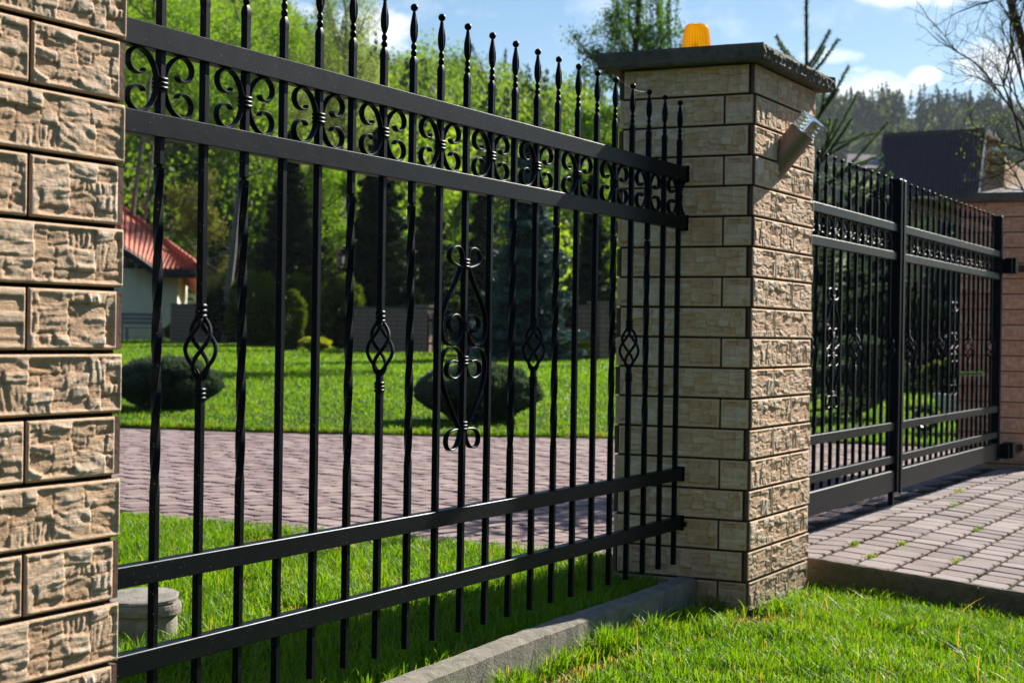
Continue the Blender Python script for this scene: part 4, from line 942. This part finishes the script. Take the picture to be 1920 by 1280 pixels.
# young spruce with candle-like shoots, close behind the lamp pillar
def young_spruce():
    d = 11.2; rg = np.random.default_rng(81); B = base_at(1512, d); T = thing('young_spruce', 'young blue-green spruce with candle-like shoots rising behind the steel lamp', 'spruce', B); tr = MB(); Pn = []; Dn = []; Vn = []
    def W(px, py, dd=0): return atd(px, py, d + dd) - B
    def shoot(a, c, r, dens=1, n=8, sag=0):
        a, c = np.array(a), np.array(c); L = np.linalg.norm(c - a); P = np.array([a + (c - a) * t + np.array([0, 0, -sag * math.sin(math.pi * t) * L]) for t in np.linspace(0, 1, n)])
        r = r * .6; tr.tube(P, np.linspace(r, .003, n), 5); m = int(1900 * L * dens); s_ = rg.random(m); q = np.array([np.interp(s_, np.linspace(0, 1, n), P[:, i]) for i in range(3)]).T
        ax_ = (c - a) / L; v = rg.normal(size=(m, 3)); v -= (v @ ax_)[:, None] * ax_; v /= np.linalg.norm(v, axis=1)[:, None]; dv = v + ax_ * .75; dv /= np.linalg.norm(dv, axis=1)[:, None]; Pn.append(q); Dn.append(dv); Vn.append(np.full(m, rg.uniform(.2, .8)))
    zt = W(1512, -60); tr.tube([(0, 0, -.1), W(1512, 420), W(1513, 250), zt], [.022, .018, .012, .006], 8)
    shoot(W(1513, 260), zt, .012, 1.5)
    for (a, c, dd) in (((1512, 140), (1455, 68), .1), ((1512, 150), (1460, 82), -.2), ((1512, 130), (1556, 58), .1), ((1513, 150), (1572, 74), -.1), ((1514, 135), (1545, 88), .3), ((1514, 250), (1592, 124), 0), ((1514, 330), (1610, 172), -.1), ((1514, 380), (1666, 228), 0.1), ((1514, 330), (1598, 222), .3),
                       ((1514, 420), (1655, 308), .2), ((1514, 430), (1672, 325), -.2), ((1514, 330), (1440, 240), .2), ((1514, 430), (1420, 330), 0)):
        e = W(c[0], c[1], dd); a_ = W(a[0], a[1]); shoot(a_, e, .012, 1.3, sag=.04)
        if a[1] > 200:
            for q in range(3):
                t = rg.uniform(.2, .6); p = a_ + (e - a_) * t; k = rg.normal(0, .5, 3); k[2] = abs(k[2]) * .3; shoot(p, p + (e - a_) * .22 + k * .28, .006, 1.2, 5)
    for i in range(40):         # lower whorls
        z0_ = rg.uniform(.4, 1.75); a = rg.random() * 6.28; L = rg.uniform(.7, 1.15) * (1 - z0_ / 3.6) + .2; a_ = np.array([0, 0, z0_]); e = a_ + L * np.array([math.cos(a), math.sin(a), .28]); shoot(a_, e, .012, .9, sag=.05)
        for q in range(5):
            t = rg.uniform(.3, .95); p = a_ + (e - a_) * t; sgn = rg.choice([-1, 1]); lat = np.array([-math.sin(a), math.cos(a), .12]) * sgn; shoot(p, p + (lat * .7 + np.array([math.cos(a), math.sin(a), .2]) * .6) * L * .35, .006, 1, 4)
    P = np.concatenate(Pn); D = np.concatenate(Dn); V = np.concatenate(Vn); n = len(P); sd_ = np.cross(D, rg.normal(size=(n, 3))); sd_ /= np.linalg.norm(sd_, axis=1)[:, None]; l = rg.uniform(.020, .036, n)[:, None]
    Q = np.stack([P - sd_ * .0016, P + sd_ * .0016, P + D * l], 1).reshape(-1, 3); i = np.arange(n)[:, None] * 3; cl = MB(); cl.add(Q, i + [0, 1, 2], np.repeat(V, 3)); tr.build('trunk', BARK, T); cl.build('crown', mat_leaf('young_needles', (.035, .065, .05), (.12, .18, .13), .3, scale=2), T)
young_spruce()
# bare budding tree at the right edge
def bare():
    d = 15; rg = np.random.default_rng(91); B = base_at(1960, d); T = thing('budding_tree', 'bare branching tree with first buds against the sky at the right edge', 'tree', B); tr = MB(); tw = []
    def W(px, py, dd=0): return atd(px, py, d + dd) - B
    def grow(p, v, L, r, dep):
        n = 5; P = [p]
        for i in range(n): v = v + rg.normal(0, .13, 3) + np.array([0, 0, .035]); v /= np.linalg.norm(v); P.append(P[-1] + v * L / n)
        tr.tube(P, np.linspace(r * .62, r * .36, n + 1), 5 if dep < 3 else 3); 
        if dep < 4:
            for k in range(6 if dep < 3 else 4):
                q = P[rg.integers(1, n + 1)]; u = v + rg.normal(0, .6, 3); u /= np.linalg.norm(u); grow(q, u, L * rg.uniform(.45, .72), r * .5, dep + 1)
        else: tw.append(P[-1]); tw.append(P[3])
    tr.tube(spline([np.array([0, 0, -.1]), W(1962, 500), W(1952, 300), W(1925, 110), W(1893, 0), W(1875, -80)], 5), np.linspace(.07, .022, 26), 8)
    for (a, c, r) in (((1932, 260), (1862, 90), .022), ((1935, 330), (1868, 165), .026), ((1925, 120), (1885, -10), .03), ((1935, 300), (1860, 230), .018), ((1940, 400), (1872, 300), .018), ((1925, 130), (1960, -40), .03), ((1925, 180), (1870, 30), .02), ((1930, 220), (1850, 140), .016)):
        a_, c_ = W(*a), W(*c); v = c_ - a_; L = np.linalg.norm(v); grow(a_, v / L, L, r, 1)
    tr.build('trunk', BARK, T); cl = MB(); tw_ = np.array(tw); leafset(cl, tw_[rg.integers(0, len(tw_), 1500)] + rg.normal(0, .02, (1500, 3)), .014, rg); cl.build('crown', L_SPRING, T)
bare()

# ------------------------------------------------------------------ house with red roof, garden walls, far roof
PLASTER = mat_simple('cream_plaster', (.86, .80, .58), .9, .06, 3, .003); DKW = mat_simple('dark_fascia', (.025, .02, .018), .7)
TILE_R = mat_simple('clay_tile', (.46, .10, .045), .7, .3, 4, .003, bscale=20)
def quad_wall(b, A, B_, C_, D_, th):
    """slab from four corners A,B,C,D (front face), th thick along its normal"""
    P = np.array([A, B_, C_, D_], float); n = np.cross(P[1] - P[0], P[3] - P[0]); n /= np.linalg.norm(n); Q = P - n * th; b.add(np.concatenate([P, Q]), [(0, 1, 2, 3), (7, 6, 5, 4), (0, 4, 5, 1), (1, 5, 6, 2), (2, 6, 7, 3), (3, 7, 4, 0)])
def house():
    d = 56.; H = base_at(300, d); T = thing('tiled_house', 'cream house with a steep red clay tile roof left behind the lawn', 'house', H)
    def W(px, py, dd=0): return atd(px, py, d + dd) - H
    b = MB(); p0, p1 = W(332, 640), W(332, 500); ex = W(100, 640, -3.) - p0; ey = np.array([0, 0, 3.2]); back = W(350, 640, 9) - p0; back[2] = 0; ex[2] = 0; p0[2] = -.2
    c = [p0, p0 + ex, p0 + ex + back, p0 + back]; V = c + [q + np.array([0, 0, 2.55]) for q in c]; b.add(V, [(0, 1, 5, 4), (1, 2, 6, 5), (2, 3, 7, 6), (3, 0, 4, 7), (4, 5, 6, 7)]); b.build('wall', PLASTER, T)
    # roof: front slope with rows of pan tiles, flared over the entrance at the left
    n = 60; top = []; bot = []
    bx = [W(368, 507, -1.0), W(300, 505, -1.3), W(283, 497, -1.5), W(231, 463, -2.0), W(150, 425, -2.8)]; tx = [W(366, 499, -.9), W(320, 465, 1.5), W(300, 449, 2.3), W(232, 397, 4.5), W(140, 330, 6.5)]
    be_, te = spline(bx, 14), spline(tx, 14); m = len(be_); b = MB(); K = 5; rows = 22; cols = []
    for i in range(m - 1):
        for k in range(K):
            f = k / K; A_, C_ = be_[i] + (be_[i + 1] - be_[i]) * f, te[i] + (te[i + 1] - te[i]) * f; u = (i * K + k); cols.append((A_, C_, u))
    G = []
    for A_, C_, u in cols:
        col = []
        for r in range(rows * 2 + 1):
            t = r / (rows * 2); P = A_ + (C_ - A_) * t; P = P + np.array([0, 0, .075 * abs(math.sin(u * math.pi / 10.0)) + (.025 if r % 2 else 0)]); col.append(P)
        G.append(col)
    G = np.array(G); nx, ny, _ = G.shape; i = np.arange(nx * ny).reshape(nx, ny); b.add(G.reshape(-1, 3), np.stack([i[:-1, :-1], i[1:, :-1], i[1:, 1:], i[:-1, 1:]], -1).reshape(-1, 4)); b.add((G - [0, 0, .14]).reshape(-1, 3), np.stack([i[:-1, :-1], i[:-1, 1:], i[1:, 1:], i[1:, :-1]], -1).reshape(-1, 4)); b.build('roof', TILE_R, T)
    b = MB(); L = len(te); 
    for j in range(0, L - 1, 2): b.tube([te[j] + [0, 0, .05], te[min(L - 1, j + 2)] + [0, 0, .09]], [.10, .13], 7)
    b.build('ridge_tiles', TILE_R, T); b = MB(); b.tube([p + np.array([0, 0, -.13]) for p in be_], .13, 6); b.build('eave_board', DKW, T)
    b = MB(); hp = [te[0], te[-1], te[-1] + back * 1.3, te[0] + back * .8 + np.array([0, 0, -.6])]; b.add([q - np.array([0, 0, .2]) for q in hp], [(0, 1, 2, 3)]); b.add([q - np.array([0, 0, .32]) for q in hp], [(3, 2, 1, 0)]); b.build('rear_roof', TILE_R, T)
    # bench on the terrace
    g0 = base_at(258, d - 2.5); T2 = thing('garden_bench', 'grey wooden bench against the cream house wall', 'bench', g0); mw = mat_simple('grey_wood', (.22, .20, .18), .8, bscale=30); e = (ex / np.linalg.norm(ex)) * -1; f = np.array([e[1], -e[0], 0]) * 1.
    def bx_(b, o, l, w, h):
        P = [o, o + e * l, o + e * l + f * w, o + f * w]; b.add(P + [p + np.array([0, 0, h]) for p in P], [(3, 2, 1, 0), (4, 5, 6, 7), (0, 1, 5, 4), (1, 2, 6, 5), (2, 3, 7, 6), (3, 0, 4, 7)])
    b = MB(); [bx_(b, np.array([0, 0, .42]) + f * (.11 * k) - e * .7, 1.4, .09, .035) for k in range(4)]; b.build('seat', mw, T2)
    b = MB(); [bx_(b, np.array([0, 0, .55 + .13 * k]) - f * .03 - e * .7, 1.4, .03, .10) for k in range(3)]; b.build('backrest', mw, T2)
    for q in (-.65, .6):
        for w_ in (0, .38): b = MB(); bx_(b, f * w_ + e * q, .06, .06, .42 if w_ else .9); b.build('leg', mw, T2)
house()
BRK = mat_simple('garden_brick', (.33, .235, .19), .85, .2, 6, .004, bscale=14)
def brick_mat(name, c, sc):
    s = NT(name); t = s.N.new('ShaderNodeTexBrick'); t.inputs['Scale'].default_value = 1; t.inputs['Color1'].default_value = (*c, 1); t.inputs['Color2'].default_value = (*(x * .85 for x in c), 1); t.inputs['Mortar'].default_value = (*(x * .35 for x in c), 1)
    t.inputs['Mortar Size'].default_value = .012; t.inputs['Brick Width'].default_value = .5; t.inputs['Row Height'].default_value = .12
    sp = s.N.new('ShaderNodeSeparateXYZ'); cb = s.N.new('ShaderNodeCombineXYZ'); s.L.new(s.geo.outputs['Position'], sp.inputs[0]); s.L.new(s.math('ADD', sp.outputs[0], sp.outputs[1]), cb.inputs[0]); s.L.new(sp.outputs[2], cb.inputs[1]); s.L.new(cb.outputs[0], t.inputs[0])
    n = s.noise(sc, 4); return s.set(s.mix(s.math('MULTIPLY', n, .4), t.outputs[0], tuple(x * .6 for x in c)), .9, .2, normal=s.bump(t.outputs['Fac'], -.01, .6))
BRK = brick_mat('garden_brick', (.36, .235, .17), 3)
def gwall(label, pxa, pxb, top, d, da, db, pier_px=None, name='garden_wall'):
    """low wall from column pxa to pxb with a pier at its right end"""
    A_ = base_at(pxa, d + da); B_ = base_at(pxb, d + db); T = thing(name, label, 'wall', A_); v = B_ - A_; v[2] = 0; L = np.linalg.norm(v); e = v / L; f = np.array([e[1], -e[0], 0]); z = z_at(top, d, pxa) - A_[2]; b = MB()
    def bx_(b, o, l, w, z0, z1): P = [o, o + e * l, o + e * l + f * w, o + f * w]; P = [np.array([p[0], p[1], z0]) for p in P] + [np.array([p[0], p[1], z1]) for p in P]; b.add(P, [(3, 2, 1, 0), (4, 5, 6, 7), (0, 1, 5, 4), (1, 2, 6, 5), (2, 3, 7, 6), (3, 0, 4, 7)])
    bx_(b, np.zeros(3), L, .25, -.3, z); b.build('wall', BRK, T); b = MB(); bx_(b, -f * .03, L, .31, z + .001, z + .05); b.build('coping', MAT['cap'], T)
    b = MB(); bx_(b, e * (L + .005) - f * .08, .42, .42, -.3, z + .06); b.build('pier', BRK, T); b = MB(); bx_(b, e * (L - .04) - f * .13, .52, .52, z + .061, z + .12); b.build('pier_cap', MAT['kerb'], T)
gwall('brown garden wall with a pale pier right of the cream house', 318, 402, 572, 52, 0, .5)
gwall('striped brick garden wall with a sunlit pier at the end of the lawn', 668, 783, 578, 46, .6, 0)
gwall('short brick garden wall with a sunlit pier beside the lamp pillar', 1097, 1122, 574, 42, .4, 0)
# dark picket fence between the garden walls
def dark_fence(label, pxa, pxb, top, d):
    A_ = base_at(pxa, d); B_ = base_at(pxb, d); T = thing('dark_garden_fence', label, 'fence', A_); v = B_ - A_; v[2] = 0; L = np.linalg.norm(v); e = v / L; f = np.array([e[1], -e[0], 0]); z = z_at(top, d, pxa) - A_[2]
    def bx_(b, o, l, w, z0, z1): P = [o, o + e * l, o + e * l + f * w, o + f * w]; P = [np.array([p[0], p[1], z0]) for p in P] + [np.array([p[0], p[1], z1]) for p in P]; b.add(P, [(3, 2, 1, 0), (4, 5, 6, 7), (0, 1, 5, 4), (1, 2, 6, 5), (2, 3, 7, 6), (3, 0, 4, 7)])
    b = MB(); [bx_(b, e * s_, .05, .03, .05, z) for s_ in np.arange(0, L, .13)]; b.build('pickets', DKW, T)
    for zz in (.25, z - .2): b = MB(); bx_(b, -f * .032, L, .03, zz, zz + .06); b.build('rail', DKW, T)
dark_fence('dark picket fence between the brick garden wall and the blue spruce', 800, 1090, 588, 44.5)
# far house with a steep brown sheet roof on the right
def farhouse():
    d = 62.; H = base_at(1740, d, -1.); T = thing('brown_roofed_house', 'ochre house with a steep dark brown sheet metal roof beyond the gate', 'house', H)
    def W(px, py, dd=0): return atd(px, py, d + dd) - H
    roofm = NT('brown_sheet'); w_ = roofm.noise(3, 3); MRF = roofm.set(roofm.ramp(w_, [(.3, (.050, .024, .034)), (.7, (.075, .038, .050))]), .45, .4)
    OC = mat_simple('ochre_render', (.42, .25, .13), .9, .12, 2, .004); WH = mat_simple('white_board', (.7, .7, .7), .7); b = MB(); n = 30
    TL, TR, BR, BL = W(1656, 256, 1.5), W(1848, 246, 1.5), W(1834, 364, -1.2), W(1640, 362, -1.2); G = []
    for i in range(n * 4 + 1):
        s_ = i / (n * 4); up = .07 if (i % 4) == 0 else 0; G.append([TL + (TR - TL) * s_ + [0, 0, up], BL + (BR - BL) * s_ + [0, 0, up - 0]])
    G = np.array(G); i = np.arange(len(G) * 2).reshape(-1, 2); b.add(G.reshape(-1, 3), np.stack([i[:-1, 0], i[:-1, 1], i[1:, 1], i[1:, 0]], -1)); b.add((G - [0, 0, .12]).reshape(-1, 3), np.stack([i[:-1, 0], i[1:, 0], i[1:, 1], i[:-1, 1]], -1))
    for p in (G[0], G[-1]): b.add([p[0], p[1], p[1] - [0, 0, .12], p[0] - [0, 0, .12]], [(0, 1, 2, 3)])
    b.build('roof', MRF, T); off = W(1885, 275, 5.5) - TR; b = MB(); quad_wall(b, TR + [0, 0, .02], TL + [0, 0, .02], TL + off, TR + off, .1); b.build('rear_roof', MRF, T)
    b = MB(); b.tube([TR + [0, 0, .03], TR + off + [0, 0, .05]], .09, 5); b.build('bargeboard', WH, T); b = MB(); b.tube([TR + [.03, 0, 0], BR + [.03, 0, 0]], .035, 5); b.build('bargeboard', WH, T)
    b = MB(); c = [W(1590, 640, .3), W(1990, 640, .3), W(1990, 640, 6), W(1590, 640, 6)]; zt = W(1800, 372, 0)[2]
    P = [np.array([p[0], p[1], -1.]) for p in c] + [np.array([p[0], p[1], zt]) for p in c]; b.add(P, [(0, 1, 5, 4), (1, 2, 6, 5), (2, 3, 7, 6), (3, 0, 4, 7), (4, 5, 6, 7)])
    ap = TR + off * .5 ; g0, g1 = BR + np.array([0, 0, 0]), BR + off * 1.7; b.build('wall', OC, T)
    b = MB(); q = [BR + [0, 0, -.3], W(1990, 364, 3), W(1905, 330, 4), TR + off * .55 + [0, 0, -.25]]; quad_wall(b, *[np.array(p) for p in q], .15); b.build('gable', OC, T)
    b = MB(); P = [W(1832, 366, -1.5), W(1990, 372, -1.5), W(1990, 350, 2), W(1850, 346, 2)]; quad_wall(b, *[np.array(p) for p in P], .12); b.build('porch_roof', MRF, T)
    b = MB(); c0 = W(1858, 326, 1.2); c1 = W(1884, 326, 1.2); e = c1 - c0; w = np.array([-e[1], e[0], 0]) * .8; h = W(1858, 284, 1.2)[2]; P = [c0, c1, c1 + w, c0 + w]; P = [np.array([p[0], p[1], c0[2] - .6]) for p in P] + [np.array([p[0], p[1], h]) for p in P]
    b.add(P, [(0, 1, 5, 4), (1, 2, 6, 5), (2, 3, 7, 6), (3, 0, 4, 7), (4, 5, 6, 7)]); ch = b.build('chimney', OC, T); b = MB(); P2 = [np.array([p[0], p[1], h + .002]) + (np.array([p[0], p[1], 0]) - sum(np.array([q[0], q[1], 0]) for q in P[:4]) / 4) * .3 for p in P[:4]]; b.add(P2 + [p + np.array([0, 0, .1]) for p in P2], [(3, 2, 1, 0), (4, 5, 6, 7), (0, 1, 5, 4), (1, 2, 6, 5), (2, 3, 7, 6), (3, 0, 4, 7)]); b.build('chimney_cap', WH, ch)
    # low annexe to the left
    b = MB(); quad_wall(b, W(1586, 312, -1), W(1652, 316, -1), W(1660, 292, 2), W(1590, 288, 2), .15); b.build('annexe_roof', MRF, T)
farhouse()
# wheelbarrow parked on the lawn behind the gate
def barrow():
    d = 17.2; B = base_at(1793, d); T = thing('wheelbarrow', 'pale wheelbarrow with a dark tray standing on the lawn behind the gate', 'wheelbarrow', B); e = ray(1800, 640) * 0 + np.array([_D[0], -_D[1], 0]); e = e / np.linalg.norm(e); f = np.array([-e[1], e[0], 0])
    def L(x, y, z): return e * x + f * y + np.array([0, 0, z])
    b = MB(); lo = [L(-.10, -.14, .20), L(.16, -.14, .20), L(.16, .14, .20), L(-.10, .14, .20)]; hi = [L(-.20, -.24, .40), L(.28, -.22, .38), L(.28, .22, .38), L(-.20, .24, .40)]; hi2 = [p * .97 + np.array([0, 0, .01]) for p in hi]; lo2 = [p * .95 + np.array([0, 0, .012]) for p in lo]
    b.rings([lo2, hi2, hi, lo][::-1], False); b.add(lo, [(0, 1, 2, 3)]); b.build('tray', mat_simple('galvanised_tray', (.8, .82, .85), .45), T)
    m = mat_simple('black_tube', (.02, .02, .02), .4); 
    for s_ in (-1, 1):
        b = MB(); b.tube([L(-.32, .03 * s_, .13), L(-.1, .13 * s_, .19), L(.2, .2 * s_, .21), L(.48, .24 * s_, .36)], .013, 7); b.build('handle', m, T); b = MB(); b.tube([L(.02, .16 * s_, .2), L(.08, .19 * s_, .01), L(.16, .19 * s_, .01), L(.24, .2 * s_, .22)], .011, 7); b.build('leg', m, T)
    b = MB(); c = L(-.32, 0, .13); rr = [[c + (math.cos(a) * (e * 1) + math.sin(a) * np.array([0, 0, 1])) * (.10 + .028 * math.cos(q)) + f * .03 * math.sin(q) for q in np.arange(8) * math.pi / 4] for a in np.arange(25) * math.pi / 12]; b.rings(rr, False); b.build('wheel', m, T)
barrow()
# ------------------------------------------------------------------ groups of like things
GR = {'stone_pillar': 'stone-clad pillars along the street', 'gate_leaf': 'leaves of the double gate', 'broadleaf_tree': 'leafy trees behind the lawn', 'spruce_tree': 'spruces round the garden', 'hedge': 'bushes of the hedge behind the lawn',
      'mountain_pine': 'mountain pines on the lawn', 'bare_tree': 'leaning bare trunks', 'garden_wall': 'low brick garden walls', 'shrub': 'low shrubs along the lawn'}
for o in bpy.data.objects:
    if o.parent is None and o.name.split('.')[0] in GR and 'label' in o: o['group'] = GR[o.name.split('.')[0]]
# ------------------------------------------------------------------ air: thin haze over the valley
hz = bpy.data.materials.new('haze'); hz.use_nodes = True; nt = hz.node_tree; nt.nodes.clear(); o_ = nt.nodes.new('ShaderNodeOutputMaterial'); pv = nt.nodes.new('ShaderNodeVolumePrincipled')
pv.inputs['Color'].default_value = (.78, .88, 1, 1); pv.inputs['Density'].default_value = .00009; pv.inputs['Anisotropy'].default_value = .3; nt.links.new(pv.outputs[0], o_.inputs['Volume'])
b = MB(); b.box(-1100, 1100, -1100, 1100, -330, 150); tag(b.build('haze', hz), kind='stuff')
